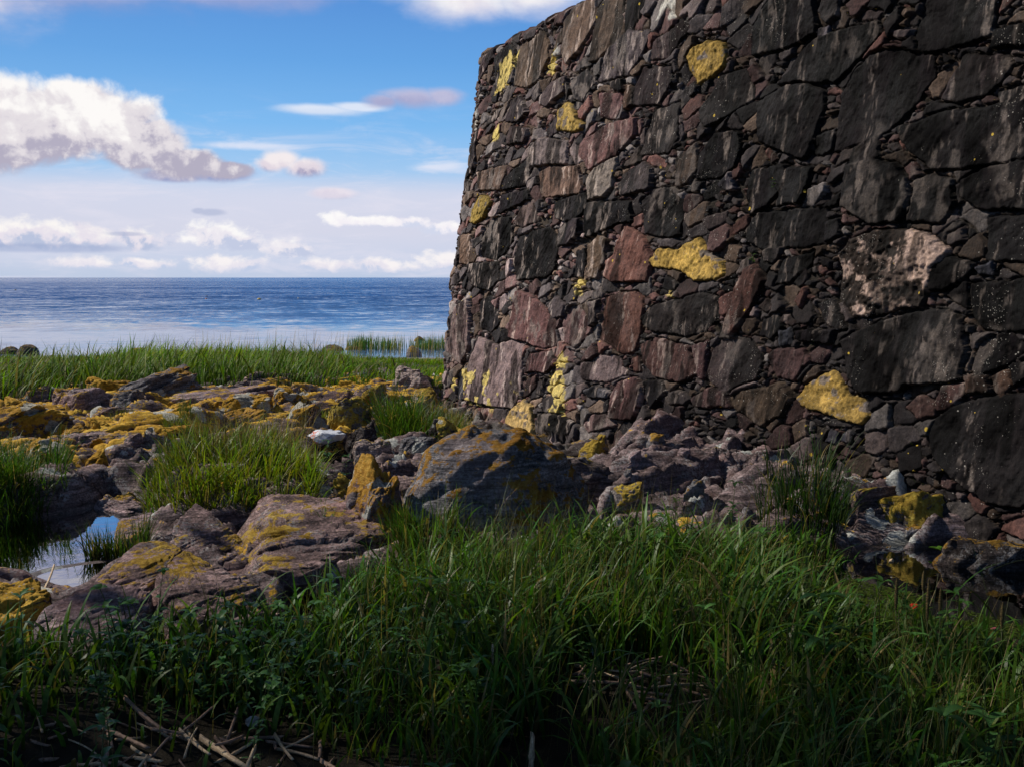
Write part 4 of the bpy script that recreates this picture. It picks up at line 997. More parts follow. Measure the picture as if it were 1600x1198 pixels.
def grass_cols(n, R, base=(.030, .068, .010), dry=.05, dryc=(.22, .17, .07)):
    c = np.array(base)[None] * R.uniform(.55, 1.5, n)[:, None]; c[:, 0] *= R.uniform(.7, 1.5, n); c[:, 2] *= R.uniform(.6, 1.6, n)
    d = R.rand(n) < dry; c[d] = np.array(dryc) * R.uniform(.5, 1.2, d.sum())[:, None]
    return c

def sample_poly(P, n, R):
    lo = P.min(0); hi = P.max(0); out = []
    got = 0
    while got < n:
        q = R.uniform(lo, hi, (n * 2, 2)); k = sdpoly(q[:, 0], q[:, 1], P) > 0; out.append(q[k]); got += k.sum()
    return np.vstack(out)[:n]

def with_z(q, dz=-.02): return np.column_stack([q, ground_z(q[:, 0], q[:, 1]) + dz])

def merge(parts):
    Vs = []; Fs = []; Cs = []; o = 0
    for V, F, C in parts: Vs.append(V); Fs.append(F + o); Cs.append(C); o += len(V)
    return np.vstack(Vs), np.vstack(Fs), np.vstack(Cs)

def add_grass(name, parts, label, kind='stuff', cat=None, loc=None, group=None, mat=None):
    V, F, C = merge(parts)
    if loc is not None: V = V - np.asarray(loc)[None]
    o = link(name, mesh_np(name, V, F, mat or M_GRASS, {'Col': C}), None, loc)
    o['label'] = label
    if cat: o['category'] = cat
    if kind: o['kind'] = kind
    if group: o['group'] = group
    return o

# --- foreground meadow
R = np.random.RandomState(21)
FG = gpoly([(-250,1020),(0,1016),(130,1004),(260,1000),(400,985),(500,955),(565,915),(618,872),(720,848),(900,852),(1060,862),(1200,842),(1330,846),(1370,890),(1440,985),(1560,1010),(1750,1010),(1950,1380),(1700,1500),(-100,1500),(-400,1380)])
PILES = [gpoly([(160,1120),(330,1105),(470,1150),(560,1200),(560,1300),(60,1300),(60,1170)]), gpoly([(880,1045),(1000,1025),(1110,1065),(1100,1160),(960,1180),(870,1130)]), gpoly([(790,1160),(880,1160),(890,1400),(780,1400)])]
def fg(n, seed, hlo, hhi, wlo, whi, base, dry, bend, K=5):
    R = np.random.RandomState(seed); q = sample_poly(FG, n, R)
    keep = np.ones(n, bool)
    for P, pr in zip(PILES, (.66, .90, .85)): keep &= ~((sdpoly(q[:, 0], q[:, 1], P) > -.05) & (R.rand(n) < pr))
    cl = fbm2(q[:, 0] * 1.7, q[:, 1] * 1.7, 3, seed); keep &= R.rand(n) < sstep(.30, .54, cl) + .09; keep &= R.rand(n) > .45 * sstep(0, -.5, q[:, 0])
    keep &= sdpoly(q[:, 0], q[:, 1], POOLW['pond']) < .02
    q = q[keep]; n = len(q); P = with_z(q)
    # taller in the middle and right, shorter at left
    tall = .62 + .5 * sstep(-1.6, .3, q[:, 0]) * sstep(2.6, 4.0, q[:, 1]); tall = tall * (.75 + .5 * fbm2(q[:, 0] * 1.1, q[:, 1] * 1.1, 2, seed + 3))
    tall *= (1 - .42 * sstep(4.5, 5.8, q[:, 1])) * (1 - .52 * sstep(.9, 1.6, q[:, 0]) * sstep(3.2, 3.8, q[:, 1])) * (1 - .5 * sstep(.1, -.4, q[:, 0]) * sstep(3.7, 3.1, q[:, 1]))
    H = R.uniform(hlo, hhi, n) * tall; W = R.uniform(wlo, whi, n)
    az = R.normal(.25, 2.1, n); a0 = np.abs(R.normal(.08, .18, n)); a1 = a0 + np.abs(R.normal(bend, .55, n))
    return blades(P, H, W, az, a0, a1, grass_cols(n, R, base, dry), K, seed=seed)
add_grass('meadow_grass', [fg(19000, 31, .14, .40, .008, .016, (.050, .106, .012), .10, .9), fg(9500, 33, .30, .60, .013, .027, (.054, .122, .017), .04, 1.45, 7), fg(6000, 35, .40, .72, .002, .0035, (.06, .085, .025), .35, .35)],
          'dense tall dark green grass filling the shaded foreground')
# --- belt of shore grass
R = np.random.RandomState(41)
BELT = np.array([(-22, 11.6), (-7.4, 12.3), (-6.0, 13.4), (-5.0, 14.6), (-2.2, 14.6), (-.9, 14.6), (-.4, 17), (-.5, 27), (-3, 28), (-8, 28), (-14, 27.5), (-30, 26)])
def belt(n, seed, hlo, hhi, w, base, dry, K=4):
    R = np.random.RandomState(seed); q = sample_poly(BELT, n, R)
    cl = fbm2(q[:, 0] * .8, q[:, 1] * .8, 3, seed); q = q[R.rand(n) < sstep(.25, .5, cl) + .25]; n = len(q)
    tall = (.40 + 1.1 * fbm2(q[:, 0] * .55, q[:, 1] * .4, 4, 55, .6)) * (1 - .45 * sstep(-4.5, -1.5, q[:, 0])) * (1 - .3 * sstep(20, 27, q[:, 1])) * (1 - .55 * sstep(-.38, -.43, q[:, 0] / q[:, 1]) * sstep(15, 20, q[:, 1])) * (1 - .5 * sstep(-.19, -.15, q[:, 0] / q[:, 1]) * sstep(15, 19, q[:, 1]))
    H = R.uniform(hlo, hhi, n) * tall
    az = (fbm2(q[:, 0] * .9, q[:, 1] * .6, 3, 57) - .5) * 7 + .3 + R.normal(0, .6, n); a0 = np.abs(R.normal(.15, .2, n)); a1 = a0 + np.abs(R.normal(1.35, .6, n))
    return blades(with_z(q), H, R.uniform(.7, 1.4, n) * w, az, a0, a1, grass_cols(n, R, base, dry), K, seed=seed)
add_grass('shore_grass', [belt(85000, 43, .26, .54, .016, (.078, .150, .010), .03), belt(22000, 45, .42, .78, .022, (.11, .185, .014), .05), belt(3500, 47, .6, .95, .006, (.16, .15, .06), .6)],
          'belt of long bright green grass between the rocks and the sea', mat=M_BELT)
# pale dry stalks standing above the belt
# --- clumps
def tuft(pts, n, hlo, hhi, w, base, dry, label, seed, bend=.8, spread=1.0, z0=0.0, lean=None, group=None, name='grass_tuft', K=5, zf=None):
    R = np.random.RandomState(seed); Pp = gpoly(pts, z0); q = sample_poly(Pp, n * 2, R); q = q[np.argsort(fbm2(q[:, 0] * 5, q[:, 1] * 5, 3, seed) + .25 * R.rand(len(q)))[-n:]]
    cen = Pp.mean(0); P = with_z(q)
    d = q - cen; az = np.arctan2(d[:, 1], d[:, 0]) + R.normal(0, 1.0, n)
    if lean is not None: az = np.where(R.rand(n) < .6, R.normal(lean, .5, n), az)
    H = (hlo + (hhi - hlo) * R.beta(1.6, 2.0, n)) * (.45 + 1.1 * fbm2(q[:, 0] * 3.2, q[:, 1] * 3.2, 3, seed)); a0 = np.abs(R.normal(.12, .2, n)) * spread; a1 = a0 + np.abs(R.normal(bend, .45, n))
    loc = np.array([cen[0], cen[1], gz(*cen)])
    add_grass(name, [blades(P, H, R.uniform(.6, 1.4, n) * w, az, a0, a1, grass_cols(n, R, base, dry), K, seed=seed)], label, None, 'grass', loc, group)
tuft([(250,745),(330,722),(430,728),(492,760),(500,800),(430,806),(330,816),(262,812),(225,780)], 3800, .10, .46, .009, (.125, .185, .014), .16, 'large bright yellow-green grass clump between the pool and the orange outcrop', 61, .85, 1.3)
tuft([(300,725),(480,712),(500,740),(320,745)], 700, .30, .52, .004, (.24, .20, .08), .8, 'pale dry grass stalks rising behind the large bright grass clump', 62, .3)
tuft([(-90,765),(-10,745),(80,752),(112,776),(96,800),(-20,812),(-100,805)], 3600, .18, .48, .0065, (.045, .10, .012), .06, 'dark green grass clump on the left bank of the pool', 63, .9, 1.3, z0=-.06)
tuft([(585,655),(640,640),(705,648),(716,672),(660,690),(600,680)], 2200, .22, .66, .009, (.045, .095, .012), .10, 'long fan-shaped grass tuft at the bottom of the wall corner', 64, .9, 1.6)
tuft([(665,640),(720,640),(734,662),(680,668)], 800, .25, .50, .005, (.19, .20, .07), .5, 'pale seeding grass against the wall corner', 65, .8, 1.2)
tuft([(130,868),(190,850),(232,858),(225,872),(150,872)], 420, .16, .42, .006, (.032, .062, .010), .12, 'sparse reedy tuft growing at the pool edge', 66, .5, z0=-.1)
tuft([(1180,800),(1290,790),(1330,815),(1300,840),(1190,840)], 420, .25, .50, .007, (.024, .055, .010), .08, 'tall dark grass tuft in front of the wall foot', 67, .6)
tuft([(1195,698),(1225,698),(1225,706),(1195,706)], 260, .15, .34, .005, (.030, .055, .012), .15, 'small grass tuft sprouting where the wall meets the rubble', 68, .6, z0=.15)
tuft([(1430,748),(1470,748),(1480,762),(1430,765)], 260, .08, .24, .005, (.05, .07, .015), .3, 'short yellowish grass tuft beside the huge black corner boulder', 69, .8, z0=.15)
tuft([(255,660),(300,655),(310,672),(260,676)], 330, .10, .32, .005, (.085, .13, .02), .25, 'thin grass wisps growing out of the middle of the outcrop', 70, .4, z0=.1)
tuft([(160,640),(210,640),(210,652),(160,652)], 220, .08, .20, .005, (.09, .12, .02), .25, 'low grass wisps in a crack of the outcrop under the orange hump', 71, .6, z0=.1)
tuft([(478,622),(520,622),(525,640),(480,640)], 420, .08, .20, .006, (.09, .14, .02), .1, 'short bright grass patch between the two bright orange rocks', 72, .8, z0=.15)
tuft([(40,720),(110,730),(110,742),(30,738)], 420, .10, .30, .005, (.06, .10, .015), .15, 'thin grass fringe below the rosette rock', 73, .5)
tuft([(500,815),(560,830),(555,850),(495,840)], 260, .08, .22, .006, (.05, .10, .012), .1, 'little grass sprigs at the foot of the rock rib', 74, .7)
tuft([(605,850),(690,838),(720,856),(640,880)], 500, .2, .42, .008, (.045, .095, .012), .1, 'sunlit grass tuft rising against the left foot of the largest boulder', 75, .6)
# reeds standing in the shallow sea
for (x0, x1, n, sd, lab) in ((548, 582, 420, 81, 'leftmost dark green reed clump standing in the shallow sea'), (584, 628, 330, 82, 'sparse middle reed clump standing in the shallow sea'), (640, 702, 480, 83, 'reed clump standing in the shallow sea next to the wall edge')):
    R = np.random.RandomState(sd); ya, yb = 548, 541
    P0 = np.array([gp(R.triangular(x0 - 8, (x0 + x1) / 2, x1 + 8), R.uniform(yb, ya), SEA_Z) for i in range(n)]); P0[:, 2] = SEA_Z - .05
    H = R.uniform(.25, .62, n) * (.7 + .5 * fbm2(P0[:, 0] * 1.5, P0[:, 1] * 0, 2, sd)); loc = P0.mean(0)
    add_grass('reed_clump', [blades(P0, H, R.uniform(.012, .026, n), R.uniform(0, 6.28, n), np.abs(R.normal(.05, .06, n)), np.abs(R.normal(.25, .2, n)), grass_cols(n, R, (.045, .125, .022), .03), 3, seed=sd)], lab, None, 'reeds', loc)
R = np.random.RandomState(84); n = 500
P0 = np.array([gp(R.uniform(300, 690), R.uniform(552, 574), -.7) for i in range(n)]); P0[:, 2] = ground_z(P0[:, 0], P0[:, 1])
add_grass('dry_stalks', [blades(P0, R.uniform(.4, 1.05, n), R.uniform(.006, .012, n), R.normal(.2, .8, n), np.abs(R.normal(.06, .08, n)), np.abs(R.normal(.3, .2, n)), grass_cols(n, R, (.30, .25, .14), .5, (.36, .28, .16)), 4, seed=84)], 'thin pale dry stalks standing along the shore in front of the water')

# --- broadleaf weeds
def leaf_np(P, dirs, L, W, droop, R, K=5):
    """lance-shaped leaves with a folded midrib; dirs = azimuth, rising then drooping"""
    n = len(P); t = np.linspace(0, 1, K + 1); up = droop[0]; dn = droop[1]
    el = up[:, None] - (up + dn)[:, None] * t[None]
    dl = (L / K)[:, None]; em = (el[:, 1:] + el[:, :-1]) / 2
    r = np.concatenate([np.zeros((n, 1)), np.cumsum(np.cos(em) * dl, 1)], 1); z = np.concatenate([np.zeros((n, 1)), np.cumsum(np.sin(em) * dl, 1)], 1)
    w = np.sin(np.clip(t * .93 + .04, 0, 1) ** .8 * PI)[None] * W[:, None] / 2
    dx, dy = np.cos(dirs)[:, None], np.sin(dirs)[:, None]
    M = np.stack([P[:, 0, None] + dx * r, P[:, 1, None] + dy * r, P[:, 2, None] + z], -1)
    s = np.stack([-dy * w, dx * w, w * .35], -1); s2 = np.stack([dy * w, -dx * w, w * .35], -1)
    V = np.stack([M + s, M, M + s2], 2)
    i = np.arange(n)[:, None, None] * (3 * (K + 1)) + np.arange(K)[None, :, None] * 3
    F = np.concatenate([(i + np.array([0, 1, 4, 3])).reshape(-1, 4), (i + np.array([1, 2, 5, 4])).reshape(-1, 4)])
    return V.reshape(-1, 3), F, (K + 1) * 3

M_STEM = NT('plant stem'); M_STEM = M_STEM.out(M_STEM.principled((.055, .06, .018), .6, .3))
def weed(loc, h, nl, ll, lw, seed, label, base=(.045, .115, .032), group=None, lean=.1, name='leafy_weed', top=True):
    R = np.random.RandomState(seed); K = 6
    a = R.uniform(0, 6.28); t = np.linspace(0, 1, K + 1)
    pts = np.stack([np.cos(a) * lean * h * t ** 2, np.sin(a) * lean * h * t ** 2, h * t - .02], -1)
    T = thing(name, label, 'plant', loc, 0, group)
    V, F = tube_np(pts, np.linspace(.0032, .0014, K + 1), 6); link('stem', mesh_np('stem', V, F, M_STEM), T)
    q = np.sort(R.uniform(.25, 1.0, nl)); q[-4:] = 1.0 if top else q[-4:]
    P = np.stack([np.interp(q, t, pts[:, k]) for k in range(3)], -1)
    dirs = np.arange(nl) * 2.4 + R.uniform(0, 6); L = ll * R.uniform(.6, 1.15, nl) * (1.15 - .35 * q); W = lw * R.uniform(.8, 1.2, nl)
    V, F, k = leaf_np(P, dirs, L, W, (R.uniform(.2, .9, nl), R.uniform(.0, .9, nl)), R)
    C = np.repeat(np.array(base)[None] * R.uniform(.7, 1.4, nl)[:, None], k, 0)
    link('foliage', mesh_np('foliage', V, F, M_LEAF, {'Col': C}), T)
    return T
def at(px, py, z=0.0):
    p = gp(px, py, z); return np.array([p[0], p[1], gz(p[0], p[1])])
weed(at(40,1075), .40, 12, .085, .020, 301, 'tall weed with drooping narrow leaves at the left edge before the rust-brown rock')
weed(at(180,1060), .34, 12, .09, .024, 302, 'upright weed with a leafy top standing before the long rock ridge')
weed(at(305,1050), .34, 16, .085, .026, 303, 'bushy weed with pale tips in front of the ochre-ringed rock')
weed(at(365,1035), .32, 14, .08, .024, 304, 'leafy weed with a whitish bud right of the bushy weed')
weed(at(430,1010), .26, 12, .07, .022, 305, 'weed with rounded leaves at the lower end of the striped purple rock')
weed(at(520,985), .30, 12, .10, .030, 306, 'broad-leaved weed at the left end of the tall grass below the rock rib')
weed(at(1290,1085), .42, 14, .15, .036, 307, 'large grey-green weed with wide spreading leaves in the right foreground')
weed(at(1140,880), .50, 26, .07, .022, 308, 'dense dark weed growing up the wall foot in front of the rubble', (.020, .055, .014))
weed(at(1050,900), .52, 22, .07, .014, 309, 'slender weed with tiny leaves beside the pointed yellow stone', (.040, .06, .016), top=False)
weed(at(1405,718,.2), .16, 12, .06, .02, 310, 'small bright sprig growing from the rubble below the huge black boulder', (.05, .12, .02))
weed(at(1330,745,.2), .12, 9, .06, .014, 311, 'tiny sprig among the purple stones under the blue slates', (.04, .10, .02))
weed(at(596,722,-.05), .30, 14, .08, .016, 312, 'slim willowherb growing between the pale pink slab and the crumpled bag', (.045, .10, .02))
weed(at(510,775), .30, 16, .08, .018, 313, 'leafy plant in front of the small pool', (.045, .10, .02))
weed(at(540,770), .25, 12, .07, .016, 314, 'dark-leaved plant hanging over the small pool', (.035, .08, .02))
weed(at(1545,1190), .20, 9, .13, .04, 315, 'low rosette weed with broad leaves in the lower right corner')
weed(at(1060,1000), .30, 12, .09, .026, 316, 'weed with a yellowing stem among the tall grass before the stick pile', (.07, .09, .02))
protos = []
for i in range(5):
    protos.append(None)
R = np.random.RandomState(99); src = []
for i in range(125):
    q = sample_poly(FG, 1, R)[0]
    if i % 2: q = gp(R.uniform(150, 760), R.uniform(985, 1120))[:2]
    lab = 'leafy green weed half hidden in the dark foreground grass'; grp = 'weeds hidden in the foreground grass'
    loc = (q[0], q[1], gz(*q) - .01)
    if i < 6:
        src.append(weed(loc, R.uniform(.14, .34), R.randint(7, 20), R.uniform(.04, .10), R.uniform(.012, .036), 400 + i, lab, tuple(np.array([.045, .11, .026]) * R.uniform(.8, 1.3)), grp, R.uniform(.05, .4)))
    else:
        s = src[i % 6]; c = s.copy(); COL.objects.link(c); c.location = loc; c.rotation_euler = (0, 0, R.uniform(0, 6.28)); sc = R.uniform(.6, 1.2); c.scale = (sc, sc, sc)
        for ch in s.children:
            d = ch.copy(); COL.objects.link(d); d.parent = c
# creeping bramble-like plant at the pond edge
weed(at(1530,838), .16, 34, .055, .035, 330, 'low creeping plant with round bright leaves at the back of the pond', (.045, .10, .012), lean=1.6)
weed(at(1470,838), .12, 20, .05, .026, 331, 'small dark red-leaved plant by the back of the pond', (.16, .012, .012), lean=1.5)
# wall ferns
for px, py, sd, lab in ((1217,292,501,'tiny green fern growing in a wall joint at mid height'),(1183,408,502,'tiny moss-green plant in a wall joint left of the pink granite boulder'),(1275,538,503,'tiny fern hanging in a wall joint above the wedge-shaped yellow stone')):
    s_, h_ = to_wall(px, py); p = A0 + U3 * s_ + np.array([0, 0, h_]) + N3 * (-BAT * h_ + .05)
    weed(p, .07, 12, .05, .010, sd, lab, (.05, .11, .015), name='wall_fern')
# --- long single reed grasses at right
def long_grass(px, py, label, seed, specs, base=(.05, .095, .02)):
    R = np.random.RandomState(seed); loc = at(px, py); n = len(specs)
    T = thing('reed_grass', label, 'grass', loc)
    P = np.zeros((n, 3)); P[:, 2] = [s[5] if len(s) > 5 else -.02 for s in specs]
    V, F, C = blades(P, np.array([s[0] for s in specs]), np.array([s[1] for s in specs]), np.array([s[2] for s in specs]), np.array([s[3] for s in specs]), np.array([s[4] for s in specs]), grass_cols(n, R, base, 0), 12, seed=seed)
    link('leaf_blade', mesh_np('leaf_blade', V, F, M_GRASS, {'Col': C}), T)
    top = max(s[0] for s in specs) * .5
    V, F = tube_np([(0, 0, -.02), (.01, 0, top * .5), (.03, .0, top)], [.003, .0025, .001], 6); link('stem', mesh_np('stem', V, F, M_STEM), T)
long_grass(1450, 1010, 'long arching grass leaf sweeping right over the pond', 601, [(.75, .013, -.05, .25, 1.75), (.60, .009, 0.2, .2, 1.5), (.50, .008, 2.6, .1, .8)])
long_grass(1560, 1030, 'tall bent grass stalk with side leaves crossing the pond', 602, [(.62, .006, 2.6, .12, .45), (.34, .010, 2.9, .5, 1.6, .18), (.30, .007, -.1, .5, .9, .2)])
long_grass(1375, 1000, 'bluish arching grass leaf left of the pond', 603, [(.46, .010, .1, .05, 1.7), (.5, .006, 1.6, .05, .5)])
long_grass(1260, 960, 'broad grass leaves fanning out before the tall dark tuft', 604, [(.55, .014, .3, .1, 1.6), (.5, .012, 2.8, .1, 1.4), (.6, .012, 1.4, .05, 1.0), (.45, .012, -.4, .2, 1.9)])
# seed spikes
M_SEED = NT('brown seed head'); _P = M_SEED.pos(); M_SEED = M_SEED.out(M_SEED.principled(M_SEED.ramp(M_SEED.noise(_P, 140, 2), [(.35, (.025, .018, .006)), (.65, (.12, .085, .03))]), .8, .2))
for i, (px, py, h, hd, lab) in enumerate(((1397,1030,.40,.14,'brown seed spike left of the red scrap'),(1446,1040,.42,.18,'tallest brown seed spike right of the red scrap'),(1466,1030,.36,.12,'short brown seed spike behind the tallest one'),(1562,1050,.34,.11,'brown seed spike at the right edge of the duckweed'),(1440,985,.34,.09,'thin brown seed spike behind the tallest one at the pond edge'))):
    T = thing('seed_spike', lab, 'seed spike', at(px, py))
    V, F = tube_np([(0, 0, -.02), (.002, 0, h * .5), (0, .004, h - hd)], [.0022, .002, .0018], 6); link('stem', mesh_np('stem', V, F, M_STEM), T)
    z = np.linspace(0, 1, 40); rr = .0075 * np.sin(np.clip(z * .9 + .08, 0, 1) * PI) ** .5 * (1 + .35 * np.sin(z * 95))
    V, F = tube_np(np.stack([z * 0, .004 + z * 0, h - hd + z * hd], -1), np.maximum(rr, .001), 9); link('seed_head', mesh_np('seed_head', V, F, M_SEED), T)
# --- duckweed on the near half of the pond
R = np.random.RandomState(71); DW = gpoly([(1270,935),(1330,905),(1420,925),(1500,950),(1620,985),(1800,1000),(1800,1040),(1560,1040),(1300,1000)], POOL_Z)
q = sample_poly(DW, 9000, R); n = len(q); q = q[fbm2(q[:, 0] * 4, q[:, 1] * 4, 3, 5) > .40]; n = len(q)
th = np.arange(6) * PI / 3; rr = R.uniform(.004, .009, n)
V = np.stack([q[:, 0, None] + np.cos(th)[None] * rr[:, None], q[:, 1, None] + np.sin(th)[None] * rr[:, None], POOL_Z + .003 + R.uniform(0, .006, n)[:, None] + 0 * th[None]], -1).reshape(-1, 3)
F = (np.arange(n)[:, None] * 6 + np.arange(6)[None])
o = link('duckweed', mesh_np('duckweed', V, F, M_LEAF, {'Col': np.repeat(np.array([.055, .085, .012])[None] * R.uniform(.4, 1.2, n)[:, None], 6, 0)})); o['kind'] = 'stuff'; o['label'] = 'carpet of olive duckweed floating on the near side of the dark pond'
# ------------------------------------------------------------------ dead reed sticks
def stick_mat(name, a, b):
    M = NT(name); tc = M.n('ShaderNodeTexCoord').outputs['Object']
    n = M.noise(M.mapping(tc, sc=(1, 1, .06)), 260, 4, .6); f = M.noise(tc, 60, 4, .7)
    c = M.ramp(n, [(.3, a), (.7, b)]); c = M.mix(1.0, c, M.ramp(f, [(.3, (.5, .48, .45)), (.7, (1.3, 1.3, 1.3))]), 'MULTIPLY')
    return M.out(M.principled(c, .7, .3, M.bump(n, .5, .003)))
MS = [stick_mat('dry reed', (.32, .21, .13), (.62, .48, .31)), stick_mat('old reed', (.15, .09, .065), (.36, .24, .17))]
def stick(p0, p1, r, mat, label, group=None, seed=0, name='dry_reed'):
    R = np.random.RandomState(seed); p0 = np.asarray(p0, float); p1 = np.asarray(p1, float); L = np.linalg.norm(p1 - p0)
    K = 12; t = np.linspace(0, 1, K + 1)
    # local frame along Z so that the fibres of the material run along the stick
    bend = R.normal(0, .005, 2) * L / .3
    pts = np.stack([bend[0] * np.sin(t * PI), bend[1] * np.sin(t * PI), t * L], -1)
    rad = r * (1 - .25 * t) * (1 + .06 * R.normal(size=K + 1)); nd = R.randint(2, K - 1); rad[nd] *= 1.22
    V, F = tube_np(pts, rad, 9)
    V[:, :2] += (V[:, :2] * 0 + R.normal(0, r * .05, (len(V), 2)))
    # frayed, slanting break at both ends
    e = V[:, 2] < L * .01; V[e, 2] -= (V[e, 0] / r) * r * 1.2; e = V[:, 2] > L * .99; V[e, 2] += (V[e, 1] / r) * r * 1.5
    o = link(name, mesh_np(name, V, F, mat)); o.location = tuple(p0)
    o.rotation_mode = 'QUATERNION'; o.rotation_quaternion = Vector(tuple(p1 - p0)).to_track_quat('Z', 'Y')
    return tag(o, label, 'dry reed', group)
def pstick(a, b, r, m, label, za=.03, zb=.03, group=None, seed=0, name='dry_reed'):
    p = at(*a); q = at(*b); p[2] += za; q[2] += zb
    return stick(p, q, r, MS[m], label, group, seed, name)
STK = [((195,1096),(262,1148),.0085,1,'dark reed stalk reaching back at the top of the left reed heap',.05,.06),
 ((282,1142),(335,1106),.005,1,'thin reed leaning up to the right out of the left heap',.05,.09),
 ((280,1140),(328,1172),.0065,0,'short split reed in the middle of the left heap',.06,.05),
 ((312,1140),(392,1190),.0105,0,'thickest pale reed stalk lying diagonally in the left heap',.04,.04),
 ((160,1134),(232,1160),.008,1,'brown reed on the far left of the heap',.03,.03),
 ((236,1143),(286,1146),.0065,1,'level reed lying across the left heap',.06,.06),
 ((338,1165),(380,1150),.005,1,'thin dark reed crossing the thickest stalk',.07,.07),
 ((204,1158),(236,1174),.006,0,'pale splintered reed end in the left heap',.03,.03),
 ((210,1178),(252,1182),.007,0,'broken pale reed near the bottom of the left heap',.04,.04),
 ((378,1198),(399,1168),.0085,0,'short cut reed stub tilted up beside the white paper',.02,.07),
 ((160,1197),(168,1176),.009,1,'stubby reed at the lower left',.02,.06),
 ((238,1172),(268,1155),.005,1,'small reed sloping up right of the splintered end',.03,.07),
 ((354,1134),(372,1102),.007,1,'flat brown reed leaf standing behind the thickest stalk',.02,.08),
 ((288,1178),(308,1148),.004,0,'straw-thin reed crossing the short split reed',.05,.09),
 ((505,1188),(640,1190),.008,0,'long pale reed lying level at the bottom of the photo',.02,.02),
 ((500,1170),(530,1186),.008,1,'brown reed beside the long level one',.02,.02),
 ((270,1185),(310,1192),.007,1,'reed under the lower edge of the left heap',.02,.03),
 ((204,1200),(230,1180),.006,0,'pale reed tip at the bottom left of the heap',.02,.05)]
for i, s in enumerate(STK): pstick(*s, seed=700 + i)
# a heap of finer sticks among the grass, right of the centre
R = np.random.RandomState(717)
for i in range(34):
    cx, cy = R.uniform(905, 1085), R.uniform(1050, 1115); a = R.normal(.1, .7); L = R.uniform(25, 75)
    dx, dy = math.cos(a) * L / 2, math.sin(a) * L / 2 * .55
    pstick((cx - dx, cy - dy), (cx + dx, cy + dy), R.uniform(.003, .0075), R.randint(0, 2), 'brown twig in the tangled twig heap among the grass', R.uniform(.01, .09), R.uniform(.01, .09), 'twigs of the heap among the grass', 750 + i, 'twig')
for i in range(90):
    cx, cy = R.uniform(60, 520), R.uniform(1120, 1270); a = R.normal(.3, .8); L = R.uniform(20, 80)
    dx, dy = math.cos(a) * L / 2, math.sin(a) * L / 2 * .6
    pstick((cx - dx, cy - dy), (cx + dx, cy + dy), R.uniform(.003, .008), R.randint(0, 2), 'broken reed piece littering the ground around the left reed heap', R.uniform(.0, .03), R.uniform(.0, .03), 'loose reed pieces of the left heap', 800 + i, 'reed_piece')
pstick((826,1215), (832,1212), .0105, 0, 'cut wooden stake standing upright at the bottom of the photo', -.03, .17, None, 850, 'wooden_stake')
pstick((762,1080), (770,1085), .006, 0, 'dry reed standing upright in the middle of the grass', 0, .22, None, 851)
pstick((1415,880), (1475,838), .006, 1, 'dead branch leaning at the back of the pond', .02, .05, None, 852, 'dead_branch')
pstick((60,935), (84,868), .007, 0, 'pale straight stick standing in the edge of the pool', -.05, .10, None, 853)
# ------------------------------------------------------------------ litter
def plastic(name, c, rough=.45, stripe=None):
    M = NT(name); P = M.n('ShaderNodeTexCoord').outputs['Object']
    n = M.noise(P, 22, 5, .6)
    col = M.ramp(n, [(.3, tuple(np.array(c) * .6)), (.6, c)])
    if stripe is not None:
        x = M.sep(P)[0]; b = M.m('MULTIPLY', M.m('GREATER_THAN', M.m('SINE', M.m('ADD', M.m('MULTIPLY', x, 60), M.m('MULTIPLY', n, 16))), .35), M.m('LESS_THAN', x, -.05))
        col = M.mix(b, col, stripe)
    return M.out(M.principled(col, rough, .5, M.bump(n, .4, .01)))
def crumple(name, label, cat, loc, w, d, h, mat, seed, rz=0):
    V, F = ICO[5]; V = V.copy(); R = np.random.RandomState(seed); s = R.uniform(0, 50)
    f = np.abs(fbm3(V[:, 0] * 1.7 + s, V[:, 1] * 1.7, V[:, 2] * 1.7, 4, seed % 50) - .5) * 2
    V = V * (1.1 - f * .9)[:, None]
    for k in range(8):
        n = R.normal(size=3); n /= np.linalg.norm(n); e = V @ n - R.uniform(.45, .8); V = V - np.maximum(e, 0)[:, None] * n
    V = V * np.array([w / 2, d / 2, h / 2]); V[:, 2] -= V[:, 2].min() + h * .08
    o = link(name, mesh_np(name, V, F, mat, smooth=True), None, loc, rz); return tag(o, label, cat)
p = at(506, 714); crumple('plastic_bag', 'crumpled white plastic bag with orange-red stripes wedged among the rocks', 'plastic bag', (p[0], p[1] + .1, max(p[2], .10)), .34, .26, .21, plastic('white printed plastic', (.72, .72, .76), .4, (.62, .16, .08)), 901, .2)
p = at(400, 1120); crumple('paper_scrap', 'grey-white torn paper scrap behind the left reed heap', 'paper', p + [0, 0, .04], .075, .05, .05, plastic('dirty paper', (.34, .32, .29), .8), 902, .6)
p = at(420, 1192); crumple('paper_scrap', 'white crumpled paper scrap beside the short cut reed stub', 'paper', p + [0, 0, .02], .07, .05, .04, plastic('white paper', (.6, .58, .55), .8), 903)
p = at(926, 1020); crumple('plastic_bottle', 'flattened whitish plastic bottle upright in the grass by the twig heap', 'bottle', p + [0, 0, .02], .03, .03, .11, plastic('cloudy plastic', (.45, .47, .55), .25), 904)
p = at(1078, 842); crumple('foam_scrap', 'white foam scrap lying at the rock edge behind the grass', 'litter', p + [0, 0, .06], .08, .06, .06, plastic('white foam', (.6, .58, .56), .8), 905)
p = at(1242, 972); crumple('foam_scrap', 'white foam crumbs caught in the grass left of the pond', 'litter', p + [0, 0, .04], .10, .06, .06, plastic('foam crumbs', (.7, .7, .66), .7), 906)
p = gp(1430, 950, POOL_Z); crumple('plastic_scrap', 'red and white plastic scrap floating on the duckweed', 'litter', (p[0], p[1], POOL_Z - .005), .075, .05, .04, plastic('red plastic', (.62, .03, .015), .3), 907, .3)
